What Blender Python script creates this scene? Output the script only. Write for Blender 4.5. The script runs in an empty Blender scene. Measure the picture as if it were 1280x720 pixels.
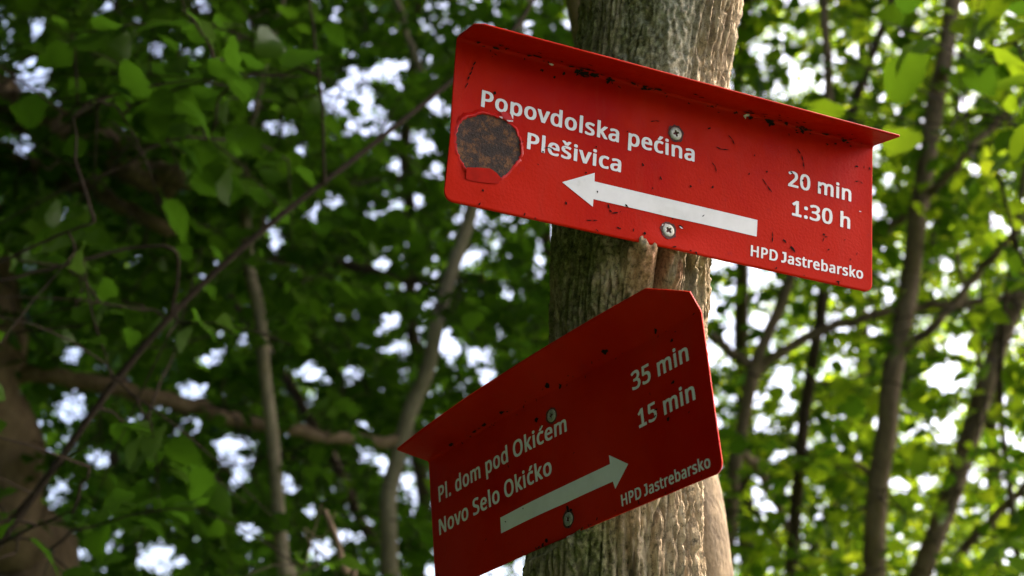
import bpy, bmesh, math, random
import numpy as np
from mathutils import Vector, Matrix

rng = np.random.default_rng(11)
random.seed(11)
SC = bpy.context.scene
COL = SC.collection

# ------------------------------------------------------------------ camera
PITCH = math.radians(20.447)
CAM = np.array([0.0, 0.0, 1.6])
FPX = 1906.0                                   # focal length in photo pixels (35 mm on 23.5 mm)
cam_data = bpy.data.cameras.new('camera')
cam_data.sensor_width = 23.5
cam_data.lens = 23.5 * FPX / 1280
cam_data.clip_start = 0.05
cam_data.clip_end = 2000
cam_data.dof.use_dof = True
cam_data.dof.focus_distance = 1.33
cam_data.dof.aperture_fstop = 4.3
cam_data.dof.aperture_blades = 0
cam = bpy.data.objects.new('camera', cam_data)
COL.objects.link(cam)
cam.location = CAM
cam.rotation_euler = (math.pi / 2 + PITCH, 0, 0)
SC.camera = cam

# ------------------------------------------------------------------ sky, sun, exposure
SUN_DIR = Vector((0.66, 0.36, 0.66)).normalized()
elev = math.asin(SUN_DIR.z)
world = bpy.data.worlds.new('World')
SC.world = world
world.use_nodes = True
wn = world.node_tree.nodes
sky = wn.new('ShaderNodeTexSky')
sky.sky_type = 'NISHITA'
sky.sun_disc = False
sky.sun_elevation = elev
sky.sun_rotation = math.atan2(SUN_DIR.x, SUN_DIR.y)
sky.air_density = 0.55
sky.dust_density = 6.0
sky.ozone_density = 0.6
bg = wn['Background']
bg.inputs['Strength'].default_value = 0.15
world.node_tree.links.new(sky.outputs['Color'], bg.inputs['Color'])

sun_data = bpy.data.lights.new('sun', 'SUN')
sun_data.energy = 2.0
sun_data.angle = math.radians(0.5)
sun_data.color = (1.0, 0.94, 0.84)
sun = bpy.data.objects.new('sun', sun_data)
COL.objects.link(sun)
sun.location = (12, 8, 20)
sun.rotation_euler = (-SUN_DIR).to_track_quat('-Z', 'Y').to_euler()

SC.view_settings.view_transform = 'Standard'
SC.view_settings.look = 'None'
SC.view_settings.gamma = 1.0
SC.view_settings.exposure = 2.45
SC.render.engine = 'CYCLES'
SC.cycles.use_denoising = True
SC.cycles.max_bounces = 8
SC.cycles.diffuse_bounces = 5
SC.cycles.transmission_bounces = 6
SC.cycles.sample_clamp_indirect = 6.0

# ------------------------------------------------------------------ helpers
CP, SP = math.cos(PITCH), math.sin(PITCH)


def P(px, py, d):
    """photo pixel + distance along the view axis -> point in the place"""
    x = (px - 640) / FPX * d
    y = (360 - py) / FPX * d
    return np.array([x, d * CP - y * SP, CAM[2] + d * SP + y * CP])


def project(pts):
    q = np.atleast_2d(pts) - CAM
    d = q[:, 1] * CP + q[:, 2] * SP
    y = -q[:, 1] * SP + q[:, 2] * CP
    dd = np.where(d > 0.05, d, 0.05)
    return 640 + FPX * q[:, 0] / dd, 360 - FPX * y / dd, d


_perm = rng.permutation(512)
_val = rng.random(512)


def vnoise(x, y, z):
    xi, yi, zi = np.floor(x).astype(int), np.floor(y).astype(int), np.floor(z).astype(int)
    fx, fy, fz = x - xi, y - yi, z - zi
    fx, fy, fz = [t * t * t * (t * (t * 6 - 15) + 10) for t in (fx, fy, fz)]
    def h(a, b, c):
        return _val[_perm[(_perm[(_perm[a & 511] + b) & 511] + c) & 511]]
    r = 0
    for dx in (0, 1):
        for dy in (0, 1):
            for dz in (0, 1):
                w = (fx if dx else 1 - fx) * (fy if dy else 1 - fy) * (fz if dz else 1 - fz)
                r = r + w * h(xi + dx, yi + dy, zi + dz)
    return r


def fbm(x, y, z, o=4):
    a, s, r = 0.5, 0, 0
    for _ in range(o):
        r = r + a * vnoise(x, y, z)
        s += a
        a *= 0.5
        x, y, z = x * 2.03 + 7.1, y * 2.03 + 3.7, z * 2.03 + 1.3
    return r / s


def sstep(a, b, x):
    t = np.clip((x - a) / (b - a), 0, 1)
    return t * t * (3 - 2 * t)


def mesh_np(name, verts, faces, attrs=None, smooth=True):
    """faces: int array (n,3|4) or list"""
    me = bpy.data.meshes.new(name)
    verts = np.asarray(verts, np.float32)
    faces = np.asarray(faces, np.int32)
    k = faces.shape[1]
    me.vertices.add(len(verts))
    me.vertices.foreach_set('co', verts.ravel())
    me.loops.add(faces.size)
    me.loops.foreach_set('vertex_index', faces.ravel())
    me.polygons.add(len(faces))
    me.polygons.foreach_set('loop_start', np.arange(0, faces.size, k, dtype=np.int32))
    if smooth:
        me.polygons.foreach_set('use_smooth', np.ones(len(faces), bool))
    for an, av in (attrs or {}).items():
        at = me.attributes.new(an, 'FLOAT', 'POINT')
        at.data.foreach_set('value', np.asarray(av, np.float32))
    me.update(calc_edges=True)
    me.validate()
    return me


def obj(name, me, mat, parent=None):
    o = bpy.data.objects.new(name, me)
    COL.objects.link(o)
    if mat is not None and me is not None and not me.materials:
        me.materials.append(mat)
    if parent is not None:
        o.parent = parent
    return o


def thing(name, label, cat, loc, group=None):
    o = bpy.data.objects.new(name, None)
    o.empty_display_size = 0.1
    COL.objects.link(o)
    o.location = loc
    tag(o, label, cat, group)
    return o


def tag(o, label, cat, group=None):
    o['label'] = label
    o['category'] = cat
    if group:
        o['group'] = group


def child(name, me, mat, parent):
    """mesh given in world coordinates, put under a thing whose Empty is only moved"""
    o = bpy.data.objects.new(name, me)
    COL.objects.link(o)
    if mat is not None and not me.materials:
        me.materials.append(mat)
    o.parent = parent
    o.matrix_parent_inverse = Matrix.Translation(-Vector(root_of(parent).location))
    return o


def root_of(o):
    while o.parent is not None:
        o = o.parent
    return o


# ------------------------------------------------------------------ materials
def new_mat(name):
    m = bpy.data.materials.new(name)
    m.use_nodes = True
    nt = m.node_tree
    b = nt.nodes['Principled BSDF']
    return m, nt, b


def N(nt, typ, **kw):
    n = nt.nodes.new(typ)
    for k, v in kw.items():
        if k in n.inputs.keys():
            n.inputs[k].default_value = v
        else:
            setattr(n, k, v)
    return n


def ramp(nt, fac, stops):
    r = nt.nodes.new('ShaderNodeValToRGB')
    els = r.color_ramp.elements
    while len(els) < len(stops):
        els.new(0.5)
    for e, (p, c) in zip(els, stops):
        e.position = p
        e.color = (*c, 1)
    nt.links.new(fac, r.inputs['Fac'])
    return r.outputs['Color']


def mixc(nt, fac, a, b, mode='MIX'):
    m = nt.nodes.new('ShaderNodeMix')
    m.data_type = 'RGBA'
    m.blend_type = mode
    for sock, v in ((m.inputs['Factor'], fac), (m.inputs['A'], a), (m.inputs['B'], b)):
        if hasattr(v, 'is_linked') or hasattr(v, 'links'):
            nt.links.new(v, sock)
        else:
            sock.default_value = v if not isinstance(v, tuple) else (*v, 1)
    # colour sockets of the Mix node share names with the float ones: use identifiers
    return m


def mix(nt, fac, a, b, mode='MIX'):
    m = nt.nodes.new('ShaderNodeMix')
    m.data_type = 'RGBA'
    m.blend_type = mode
    ids = {s.identifier: s for s in m.inputs}
    for key, v in (('Factor_Float', fac), ('A_Color', a), ('B_Color', b)):
        s = ids[key]
        if isinstance(v, bpy.types.NodeSocket):
            nt.links.new(v, s)
        elif isinstance(v, tuple):
            s.default_value = (*v, 1)
        else:
            s.default_value = v
    return [s for s in m.outputs if s.identifier == 'Result_Color'][0]


def bump(nt, b, height, strength, dist):
    n = N(nt, 'ShaderNodeBump', Strength=strength, Distance=dist)
    nt.links.new(height, n.inputs['Height'])
    nt.links.new(n.outputs['Normal'], b.inputs['Normal'])


def coords(nt, scale=(1, 1, 1)):
    tc = nt.nodes.new('ShaderNodeTexCoord')
    mp = nt.nodes.new('ShaderNodeMapping')
    mp.inputs['Scale'].default_value = scale
    nt.links.new(tc.outputs['Object'], mp.inputs['Vector'])
    return mp.outputs['Vector']


def noise(nt, vec, scale, detail=6, rough=0.6, out='Fac'):
    n = N(nt, 'ShaderNodeTexNoise', Scale=scale, Detail=detail, Roughness=rough)
    nt.links.new(vec, n.inputs['Vector'])
    return n.outputs[out]


def mat_red():
    m, nt, b = new_mat('red_enamel')
    v = coords(nt)
    n1 = noise(nt, v, 9, 4, 0.6)
    c = ramp(nt, n1, [(0.30, (0.39, 0.004, 0.0008)), (0.52, (0.45, 0.011, 0.0010)), (0.72, (0.49, 0.016, 0.006))])  # broad tone changes put uneven sheen into the colour
    vst = coords(nt, (1, 1, 0.12))
    streak = ramp(nt, noise(nt, vst, 70, 5, 0.65), [(0.55, (0, 0, 0)), (0.75, (0.5, 0.5, 0.5))])
    c = mix(nt, streak, c, (0.40, 0.020, 0.008))
    n2 = noise(nt, v, 60, 5, 0.7)
    dirt = ramp(nt, n2, [(0.62, (0, 0, 0)), (0.78, (1, 1, 1))])
    c = mix(nt, dirt, c, (0.36, 0.012, 0.01))
    nt.links.new(c, b.inputs['Base Color'])
    rr = ramp(nt, n2, [(0.35, (0.30, 0.30, 0.30)), (0.65, (0.5, 0.5, 0.5))])
    nt.links.new(rr, b.inputs['Roughness'])
    b.inputs['Specular IOR Level'].default_value = 0.04
    n3 = noise(nt, v, 420, 3, 0.5)
    bump(nt, b, n3, 0.26, 0.0009)
    return m


def mat_letter():
    m, nt, b = new_mat('white_vinyl')
    v = coords(nt)
    n1 = noise(nt, v, 40, 5, 0.7)
    c = ramp(nt, n1, [(0.22, (0.55, 0.50, 0.45)), (0.35, (0.68, 0.61, 0.58)), (0.65, (0.75, 0.68, 0.655))])
    nt.links.new(c, b.inputs['Base Color'])
    b.inputs['Roughness'].default_value = 0.5
    return m


def mat_rust():
    m, nt, b = new_mat('rust')
    v = coords(nt)
    n1 = noise(nt, v, 110, 9, 0.75)
    n2 = noise(nt, v, 420, 6, 0.75)
    c = ramp(nt, n1, [(0.36, (0.012, 0.006, 0.005)), (0.51, (0.040, 0.016, 0.008)), (0.60, (0.17, 0.060, 0.013)), (0.72, (0.07, 0.030, 0.016))])
    sp = ramp(nt, n2, [(0.50, (0, 0, 0)), (0.72, (0.8, 0.8, 0.8))])
    c = mix(nt, sp, c, (0.035, 0.020, 0.016))
    nt.links.new(c, b.inputs['Base Color'])
    b.inputs['Roughness'].default_value = 0.8
    bump(nt, b, n2, 0.8, 0.002)
    return m


def mat_flat(name, col, rough=0.6, metal=0.0, nscale=200, amt=0.35, bmp=0.0):
    m, nt, b = new_mat(name)
    v = coords(nt)
    n1 = noise(nt, v, nscale, 5, 0.65)
    lo = tuple(c * (1 - amt) for c in col)
    hi = tuple(min(1, c * (1 + amt)) for c in col)
    nt.links.new(ramp(nt, n1, [(0.3, lo), (0.7, hi)]), b.inputs['Base Color'])
    b.inputs['Roughness'].default_value = rough
    b.inputs['Metallic'].default_value = metal
    if bmp:
        bump(nt, b, n1, bmp, 0.003)
    return m


def mat_trunk():
    m, nt, b = new_mat('sign_tree_bark')
    v = coords(nt)
    vs = coords(nt, (1, 1, 0.14))
    n1 = noise(nt, vs, 75, 8, 0.72)
    n2 = noise(nt, v, 190, 8, 0.75)
    n3 = noise(nt, v, 22, 6, 0.65)
    c = ramp(nt, n1, [(0.32, (0.090, 0.055, 0.026)), (0.45, (0.29, 0.20, 0.112)), (0.56, (0.50, 0.37, 0.225)), (0.70, (0.70, 0.56, 0.38))])
    c = mix(nt, ramp(nt, n2, [(0.36, (1, 1, 1)), (0.50, (0, 0, 0))]), c, (0.13, 0.095, 0.055))
    smooth = N(nt, 'ShaderNodeAttribute', attribute_name='smooth_bark')
    grey = ramp(nt, n2, [(0.36, (0.12, 0.085, 0.042)), (0.50, (0.35, 0.30, 0.20)), (0.66, (0.56, 0.50, 0.38))])
    c = mix(nt, smooth.outputs['Fac'], c, grey)
    moss = N(nt, 'ShaderNodeAttribute', attribute_name='moss')
    mossf = N(nt, 'ShaderNodeMath', operation='MULTIPLY')
    mm = ramp(nt, n3, [(0.38, (0, 0, 0)), (0.54, (1, 1, 1))])
    nt.links.new(moss.outputs['Fac'], mossf.inputs[0])
    nt.links.new(mm, mossf.inputs[1])
    mc = ramp(nt, n2, [(0.34, (0.020, 0.016, 0.005)), (0.50, (0.125, 0.112, 0.036)), (0.66, (0.30, 0.275, 0.11))])
    c = mix(nt, mossf.outputs[0], c, mc)
    fresh = N(nt, 'ShaderNodeAttribute', attribute_name='callus')
    c = mix(nt, fresh.outputs['Fac'], c, ramp(nt, n2, [(0.36, (0.09, 0.040, 0.018)), (0.50, (0.36, 0.165, 0.080)), (0.66, (0.56, 0.31, 0.17))]))
    nt.links.new(c, b.inputs['Base Color'])
    b.inputs['Roughness'].default_value = 0.85
    b.inputs['Specular IOR Level'].default_value = 0.2
    vo = N(nt, 'ShaderNodeTexVoronoi', Scale=85.0)
    vo.feature = 'DISTANCE_TO_EDGE'
    wv = N(nt, 'ShaderNodeVectorMath', operation='ADD')
    sc_ = N(nt, 'ShaderNodeVectorMath', operation='SCALE')
    sc_.inputs['Scale'].default_value = 0.02
    nz = N(nt, 'ShaderNodeTexNoise', Scale=40.0, Detail=4.0)
    nt.links.new(v, nz.inputs['Vector'])
    nt.links.new(nz.outputs['Color'], sc_.inputs[0])
    nt.links.new(vs, wv.inputs[0])
    nt.links.new(sc_.outputs[0], wv.inputs[1])
    nt.links.new(wv.outputs[0], vo.inputs['Vector'])
    crack = ramp(nt, vo.outputs['Distance'], [(0.0, (0, 0, 0)), (0.10, (1, 1, 1))])
    hgt = mix(nt, 0.15, n2, crack)
    n4 = noise(nt, v, 700, 4, 0.7)
    hgt = mix(nt, 0.3, hgt, n4)
    bump(nt, b, hgt, 0.9, 0.004)
    return m


def mat_bark(name, dark, light, scale=14):
    m, nt, b = new_mat(name)
    v = coords(nt, (1, 1, 0.35))
    n1 = noise(nt, v, scale, 8, 0.7)
    n2 = noise(nt, v, scale * 6, 6, 0.7)
    c = ramp(nt, n1, [(0.35, dark), (0.65, light)])
    c = mix(nt, 0.35, c, ramp(nt, n2, [(0.4, dark), (0.65, light)]))
    nt.links.new(c, b.inputs['Base Color'])
    b.inputs['Roughness'].default_value = 0.85
    b.inputs['Specular IOR Level'].default_value = 0.2
    bump(nt, b, n2, 0.6, 0.01)
    return m


def mat_leaf(name, single, hue=0):
    """thin leaf: reflects on its face, lets green light through"""
    m = bpy.data.materials.new(name)
    m.use_nodes = True
    nt = m.node_tree
    nt.nodes.remove(nt.nodes['Principled BSDF'])
    out = nt.nodes['Material Output']
    if single:
        src = N(nt, 'ShaderNodeObjectInfo').outputs['Alpha']
    else:
        src = N(nt, 'ShaderNodeAttribute', attribute_name='tint').outputs['Fac']
    refl = ramp(nt, src, [(0.0, (0.018, 0.036, 0.003)), (0.5, (0.032, 0.058, 0.004)), (0.9, (0.05, 0.09, 0.008)), (1.0, (0.08, 0.11, 0.012))])
    tran = ramp(nt, src, [(0.0, (0.024, 0.062, 0.003)), (0.45, (0.058, 0.125, 0.005)), (0.9, (0.29, 0.40, 0.010)), (1.0, (0.42, 0.49, 0.016))])
    tc = coords(nt)
    vein = noise(nt, tc, 35, 4, 0.6)
    vr = ramp(nt, vein, [(0.3, (0.75, 0.75, 0.75)), (0.7, (1.1, 1.1, 1.1))])
    refl = mix(nt, 1.0, refl, vr, 'MULTIPLY')
    d = N(nt, 'ShaderNodeBsdfDiffuse')
    t = N(nt, 'ShaderNodeBsdfTranslucent')
    g = N(nt, 'ShaderNodeBsdfGlossy', Roughness=0.38)
    g.inputs['Color'].default_value = (0.9, 0.95, 0.9, 1)
    nt.links.new(refl, d.inputs['Color'])
    nt.links.new(tran, t.inputs['Color'])
    a = nt.nodes.new('ShaderNodeAddShader')
    nt.links.new(d.outputs[0], a.inputs[0])
    nt.links.new(t.outputs[0], a.inputs[1])
    f = N(nt, 'ShaderNodeFresnel', IOR=1.38)
    mx = nt.nodes.new('ShaderNodeMixShader')
    sc = N(nt, 'ShaderNodeMath', operation='MULTIPLY')
    sc.inputs[1].default_value = 0.02
    nt.links.new(f.outputs[0], sc.inputs[0])
    nt.links.new(sc.outputs[0], mx.inputs['Fac'])
    nt.links.new(a.outputs[0], mx.inputs[1])
    nt.links.new(g.outputs[0], mx.inputs[2])
    nt.links.new(mx.outputs[0], out.inputs['Surface'])
    return m


RED = mat_red()
TORN = mat_flat('torn_glossy_paint', (0.46, 0.008, 0.004), 0.34, 0.0, 90, 0.2)
TORN.node_tree.nodes['Principled BSDF'].inputs['Specular IOR Level'].default_value = 0.16
WHITE = mat_letter()
RUST = mat_rust()
CHIP = mat_flat('bare_chipped_metal', (0.016, 0.008, 0.006), 0.9)
CHIP.node_tree.nodes['Principled BSDF'].inputs['Specular IOR Level'].default_value = 0.05
STAIN_SHADOW = mat_flat('stain_shadow_paint', (0.085, 0.012, 0.008), 0.8, 0.0, 300, 0.6)  # dark colour for the gap shadow and stain round the screws
BACK = mat_flat('bare_sheet_back', (0.20, 0.19, 0.17), 0.7, 0.0, 60, 0.3)
PRIMER = mat_flat('bare_primer', (0.55, 0.42, 0.40), 0.6)
GALV = mat_flat('zinc_steel', (0.36, 0.33, 0.26), 0.45, 0.45, 500, 0.35, 0.15)
BARK_SIGN = mat_trunk()
BARK_DARK = mat_bark('dark_bark', (0.032, 0.019, 0.010), (0.10, 0.064, 0.038))
BARK_BROWN = mat_bark('brown_bark', (0.085, 0.055, 0.032), (0.26, 0.175, 0.11))
BARK_PALE = mat_bark('pale_bark', (0.11, 0.086, 0.052), (0.28, 0.22, 0.14))
BARK_LIMB = mat_bark('brown_limb_bark', (0.075, 0.045, 0.024), (0.27, 0.175, 0.10))
BARK_TWIG = mat_bark('dark_twig_bark', (0.014, 0.008, 0.004), (0.05, 0.030, 0.017), 60)
BARK_STEM = mat_bark('weathered_bark', (0.06, 0.036, 0.018), (0.38, 0.27, 0.155), 32)
LEAF_ONE = mat_leaf('leaf_single', True)
LEAF_ALL = mat_leaf('leaf_foliage', False)


# ------------------------------------------------------------------ ground (forest floor)
def build_ground():
    m, nt, b = new_mat('forest_floor')
    v = coords(nt)
    n1 = noise(nt, v, 0.6, 6, 0.65)
    n2 = noise(nt, v, 9, 8, 0.7)
    c1 = ramp(nt, n2, [(0.3, (0.03, 0.021, 0.012)), (0.6, (0.09, 0.066, 0.04)), (0.8, (0.14, 0.11, 0.065))])
    c2 = ramp(nt, n2, [(0.3, (0.012, 0.030, 0.006)), (0.7, (0.035, 0.075, 0.014))])
    f = ramp(nt, n1, [(0.32, (0, 0, 0)), (0.46, (1, 1, 1))])
    nt.links.new(mix(nt, f, c1, c2), b.inputs['Base Color'])
    b.inputs['Roughness'].default_value = 0.9
    bump(nt, b, n2, 0.7, 0.05)
    k = 81
    t = np.linspace(-1, 1, k)
    g = np.sign(t) * (np.abs(t) ** 2.6) * 600
    X, Y = np.meshgrid(g, g)
    r = np.hypot(X, Y)
    Z = (fbm(X / 9 + 50, Y / 9 + 50, X * 0 + .5, 4) - 0.5) * np.minimum(r / 8, 1.6)
    verts = np.stack([X.ravel(), Y.ravel(), Z.ravel()], 1)
    i = np.arange(k * k).reshape(k, k)
    faces = np.stack([i[:-1, :-1].ravel(), i[:-1, 1:].ravel(), i[1:, 1:].ravel(), i[1:, :-1].ravel()], 1)
    o = obj('ground', mesh_np('ground', verts, faces), m)
    o['kind'] = 'structure'
    return o


build_ground()


# ------------------------------------------------------------------ tubes
def catmull(pts, per=6):
    pts = np.asarray(pts, float)
    p = np.vstack([2 * pts[0] - pts[1], pts, 2 * pts[-1] - pts[-2]])
    out = []
    for i in range(1, len(p) - 2):
        for t in np.arange(per) / per:
            out.append(0.5 * ((2 * p[i]) + (-p[i - 1] + p[i + 1]) * t + (2 * p[i - 1] - 5 * p[i] + 4 * p[i + 1] - p[i + 2]) * t * t
                              + (-p[i - 1] + 3 * p[i] - 3 * p[i + 1] + p[i + 2]) * t ** 3))
    out.append(p[-2])
    return np.array(out)


class Tubes:
    """collects the tubes of one branching woody part (trunk with its limbs)"""
    def __init__(self):
        self.v, self.f, self.n = [], [], 0

    def add(self, path, rad, sides=8, rough=0.0):
        path = np.asarray(path, float)
        m = len(path)
        rad = np.broadcast_to(np.asarray(rad, float), (m,))
        tan = np.gradient(path, axis=0)
        tan /= np.linalg.norm(tan, axis=1)[:, None] + 1e-9
        ref = np.array([0.31, 0.87, 0.12])
        a = np.cross(tan, ref)
        a /= np.linalg.norm(a, axis=1)[:, None] + 1e-9
        b = np.cross(tan, a)
        th = np.arange(sides) / sides * 2 * np.pi
        R = rad[:, None] * np.ones(sides)[None]
        if rough:
            R = R * (1 + rough * (rng.random((m, sides)) - 0.5))
        ring = path[:, None] + R[..., None] * (np.cos(th)[None, :, None] * a[:, None] + np.sin(th)[None, :, None] * b[:, None])
        self.v.append(ring.reshape(-1, 3))
        i = np.arange(m * sides).reshape(m, sides) + self.n
        j = np.roll(i, -1, axis=1)
        self.f.append(np.stack([i[:-1].ravel(), j[:-1].ravel(), j[1:].ravel(), i[1:].ravel()], 1))
        self.n += m * sides
        # closed tip and butt
        c0, c1 = self.n, self.n + 1
        self.v.append(np.array([path[0], path[-1] + tan[-1] * rad[-1]]))
        self.n += 2
        e = np.stack([i[-1], j[-1], np.full(sides, c1), np.full(sides, c1)], 1)
        s = np.stack([j[0], i[0], np.full(sides, c0), np.full(sides, c0)], 1)
        self.caps = getattr(self, 'caps', []) + [e[:, :3], s[:, :3]]

    def mesh(self, name):
        v = np.vstack(self.v)
        q = np.vstack(self.f)
        tri = np.vstack([q[:, [0, 1, 2]], q[:, [0, 2, 3]]] + self.caps)
        return mesh_np(name, v, tri)


# ------------------------------------------------------------------ leaves
def leaf_shape(kind):
    """one leaf, length 1 along +y, face up +z; returns verts, tris"""
    if kind == 0:    # broad, nearly round (hazel)
        prof = [(0.0, 0.05), (0.10, 0.26), (0.30, 0.42), (0.55, 0.44), (0.78, 0.30), (0.92, 0.12)]
        fold, droop = 0.22, 0.22
    elif kind == 1:  # ovate with a drawn-out tip
        prof = [(0.0, 0.04), (0.12, 0.22), (0.32, 0.33), (0.55, 0.30), (0.76, 0.18), (0.90, 0.06)]
        fold, droop = 0.30, 0.30
    else:            # narrower, wavy
        prof = [(0.0, 0.03), (0.14, 0.17), (0.34, 0.27), (0.56, 0.28), (0.78, 0.19), (0.92, 0.07)]
        fold, droop = 0.15, 0.12
    v, f = [], []
    for k, (t, w) in enumerate(prof):
        z = -droop * t * t
        wv = 0.025 * (-1) ** k
        v += [(-w, t - 0.03 * w, z + fold * w + wv), (0, t, z), (w, t - 0.03 * w, z + fold * w - wv)]
    for k in range(len(prof) - 1):
        a = 3 * k
        for s in (0, 1):
            f += [(a + s, a + s + 1, a + s + 4), (a + s, a + s + 4, a + s + 3)]
    tip = len(v)
    v.append((0, 1.04, -droop * 1.05))
    a = 3 * (len(prof) - 1)
    f += [(a, a + 1, tip), (a + 1, a + 2, tip)]
    # stalk
    s = len(v)
    v += [(-0.012, 0.01, 0.0), (0.012, 0.01, 0.0), (0.010, -0.28, 0.05), (-0.010, -0.28, 0.05)]
    f += [(s, s + 1, s + 2), (s, s + 2, s + 3)]
    return np.array(v, float), np.array(f, int)


SHAPES = [leaf_shape(k) for k in range(3)]
PLAIN_LEAF = (np.array([(0, 0, 0), (-0.36, 0.45, 0.08), (0.36, 0.45, 0.08), (0, 0.5, 0), (0, 1.0, -0.15)]), np.array([(0, 3, 1), (0, 2, 3), (1, 3, 4), (3, 2, 4)]))
LEAF_ME = []
for k, (lv, lf) in enumerate(SHAPES):
    me = mesh_np('leaf', lv, lf)
    me.materials.append(LEAF_ONE)
    LEAF_ME.append(me)


def leaves_mesh(name, pos, ydir, nrm, size, kind, tint):
    V, F, T, n = [], [], [], 0
    for k, (lv, lf) in enumerate(SHAPES + [PLAIN_LEAF]):
        s = kind == k
        if not s.any():
            continue
        X = np.cross(ydir[s], nrm[s])
        M = np.stack([X, ydir[s], nrm[s]], 2) * size[s][:, None, None]
        v = np.einsum('nij,kj->nki', M, lv) + pos[s][:, None]
        c = len(v)
        V.append(v.reshape(-1, 3))
        F.append((lf[None] + (np.arange(c) * len(lv))[:, None, None] + n).reshape(-1, 3))
        T.append(np.repeat(tint[s], len(lv)))
        n += c * len(lv)
    return mesh_np(name, np.vstack(V), np.vstack(F), {'tint': np.concatenate(T)})


def unit(a):
    return a / (np.linalg.norm(a, axis=-1, keepdims=True) + 1e-9)


# openings in the canopy through which the sky shows: sight lines (pixel x, y, half width, half height)
GAPS = [(45,35,10,12),(40,92,26,26),(55,117,14,10),(28,180,15,18),(140,8,12,7),(165,30,18,10),(255,8,14,9),(196,60,13,8),(315,35,7,7),
 (320,132,16,16),(345,160,28,11),(370,190,12,10),(432,118,44,40),(455,150,40,26),(470,90,34,12),(505,85,16,10),(500,167,22,11),(498,206,18,10),(530,182,18,13),
 (545,130,11,14),(545,215,10,14),(585,272,20,12),(390,262,11,20),(418,250,15,11),(470,258,17,15),(495,262,13,16),(520,250,12,9),(330,280,16,12),(345,297,9,12),
 (265,330,9,7),(90,445,15,13),(88,510,24,26),(130,572,22,14),(75,612,11,15),(90,690,12,12),(205,700,40,20),(240,488,26,13),(240,532,16,14),
 (295,562,34,30),(300,598,14,11),(265,448,16,11),(305,425,9,9),(390,462,16,14),(440,465,13,13),(475,330,9,16),(515,358,14,10),(540,380,11,9),(490,400,11,9),
 (516,416,11,11),(500,436,14,12),(560,430,22,24),(600,446,16,13),(455,570,12,12),(478,582,11,11),(360,605,15,12),(390,640,13,10),(310,662,18,16),(400,687,20,14),
 (430,672,13,7),(520,612,16,30),(612,716,26,10),(690,320,6,9),(575,330,8,8),(610,470,12,10),
 (940,345,32,26),(962,402,26,12),(1010,420,26,10),(978,472,17,22),(986,505,16,15),(953,530,18,13),(1048,455,14,14),(1080,412,26,12),(1040,398,14,9),(918,440,10,9),
 (975,570,12,12),(1070,572,12,7),(1082,636,12,9),(940,627,12,10),(918,680,10,18),(1160,602,14,9),(1182,470,34,30),(1200,428,18,15),(1240,602,16,10),(1130,602,9,7),
 (950,62,15,10),(1010,90,12,8),(990,88,10,10),(1097,262,12,14),(1095,180,8,16),(1185,330,10,12),(1205,130,10,12),(1245,280,12,16),(1140,310,9,9),(1165,365,12,8),
 (1112,600,8,8),(1000,545,8,9),(1250,500,10,10),(1075,60,10,8),(1190,60,10,14),(1150,180,9,8),(1220,215,8,8),(1262,20,10,8),(1030,640,10,14)]
GAPS = np.array(GAPS, float)


def open_sky(pos, size):
    """true where a leaf would close one of the openings"""
    px, py, d = project(pos)
    r = 0.30 * size * FPX / np.maximum(d, 0.3)
    hit = np.zeros(len(pos), bool)
    for x, y, a, b in GAPS:
        k = 0.80 if x < 640 else 0.62
        hit |= ((px - x) / (a * k + r)) ** 2 + ((py - y) / (b * k + r)) ** 2 < rng.uniform(0.55, 1.15, len(pos))
    return hit & (d > 0.5) & (rng.random(len(pos)) < 0.95)


# limbs and stems that show uncovered: (pixel polyline, half width, depth)
SHOWN = [([(0, 125), (100, 172), (200, 214)], 26, 4.3), ([(0, 195), (110, 242), (205, 282)], 11, 4.3), ([(100, 480), (230, 506), (360, 535), (500, 550)], 13, 4.6), ([(30, 380), (45, 560), (60, 720)], 24, 4.4),
         ([(355, 713), (343, 613), (330, 480), (316, 343)], 9, 4.4), ([(489, 700), (488, 613), (512, 513), (534, 453), (560, 357), (594, 258)], 12, 5.0), ([(467, 673), (413, 563), (363, 480)], 8, 6.0),
         ([(345, 322), (450, 335), (520, 345)], 9, 5.0), ([(0, 680), (100, 540), (210, 400), (330, 286), (460, 186), (562, 104)], 8, 2.9), ([(1092, 710), (1104, 580), (1120, 450), (1146, 290), (1170, 140), (1191, 0)], 15, 5.0),
         ([(1152, 715), (1192, 605), (1230, 485), (1262, 400)], 15, 5.4), ([(988, 700), (1006, 520), (1024, 400)], 9, 6.0), ([(922, 570), (944, 462), (984, 362)], 10, 5.4), ([(962, 450), (1030, 412), (1120, 388), (1280, 372)], 7, 5.4),
         ([(1090, 300), (1160, 245), (1250, 150)], 8, 5.0), ([(1140, 440), (1212, 356), (1278, 278)], 8, 5.0), ([(1064, 150), (1115, 10)], 7, 6.1), ([(1040, 140), (1030, 0)], 7, 5.6), ([(1210, 680), (1285, 605)], 8, 5.2)]


def covers_limb(pos, size):
    px, py, d = project(pos)
    hit = np.zeros(len(pos), bool)
    r = 0.35 * size * FPX / np.maximum(d, 0.3)
    for pl, w, dep in SHOWN:
        for (x0, y0), (x1, y1) in zip(pl[:-1], pl[1:]):
            L2 = (x1 - x0) ** 2 + (y1 - y0) ** 2
            t = np.clip(((px - x0) * (x1 - x0) + (py - y0) * (y1 - y0)) / L2, 0, 1)
            dd = np.hypot(px - x0 - t * (x1 - x0), py - y0 - t * (y1 - y0))
            hit |= (dd < w + r) & (d < dep)
    return hit & (d > 0.3) & (rng.random(len(pos)) < 0.93)


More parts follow.
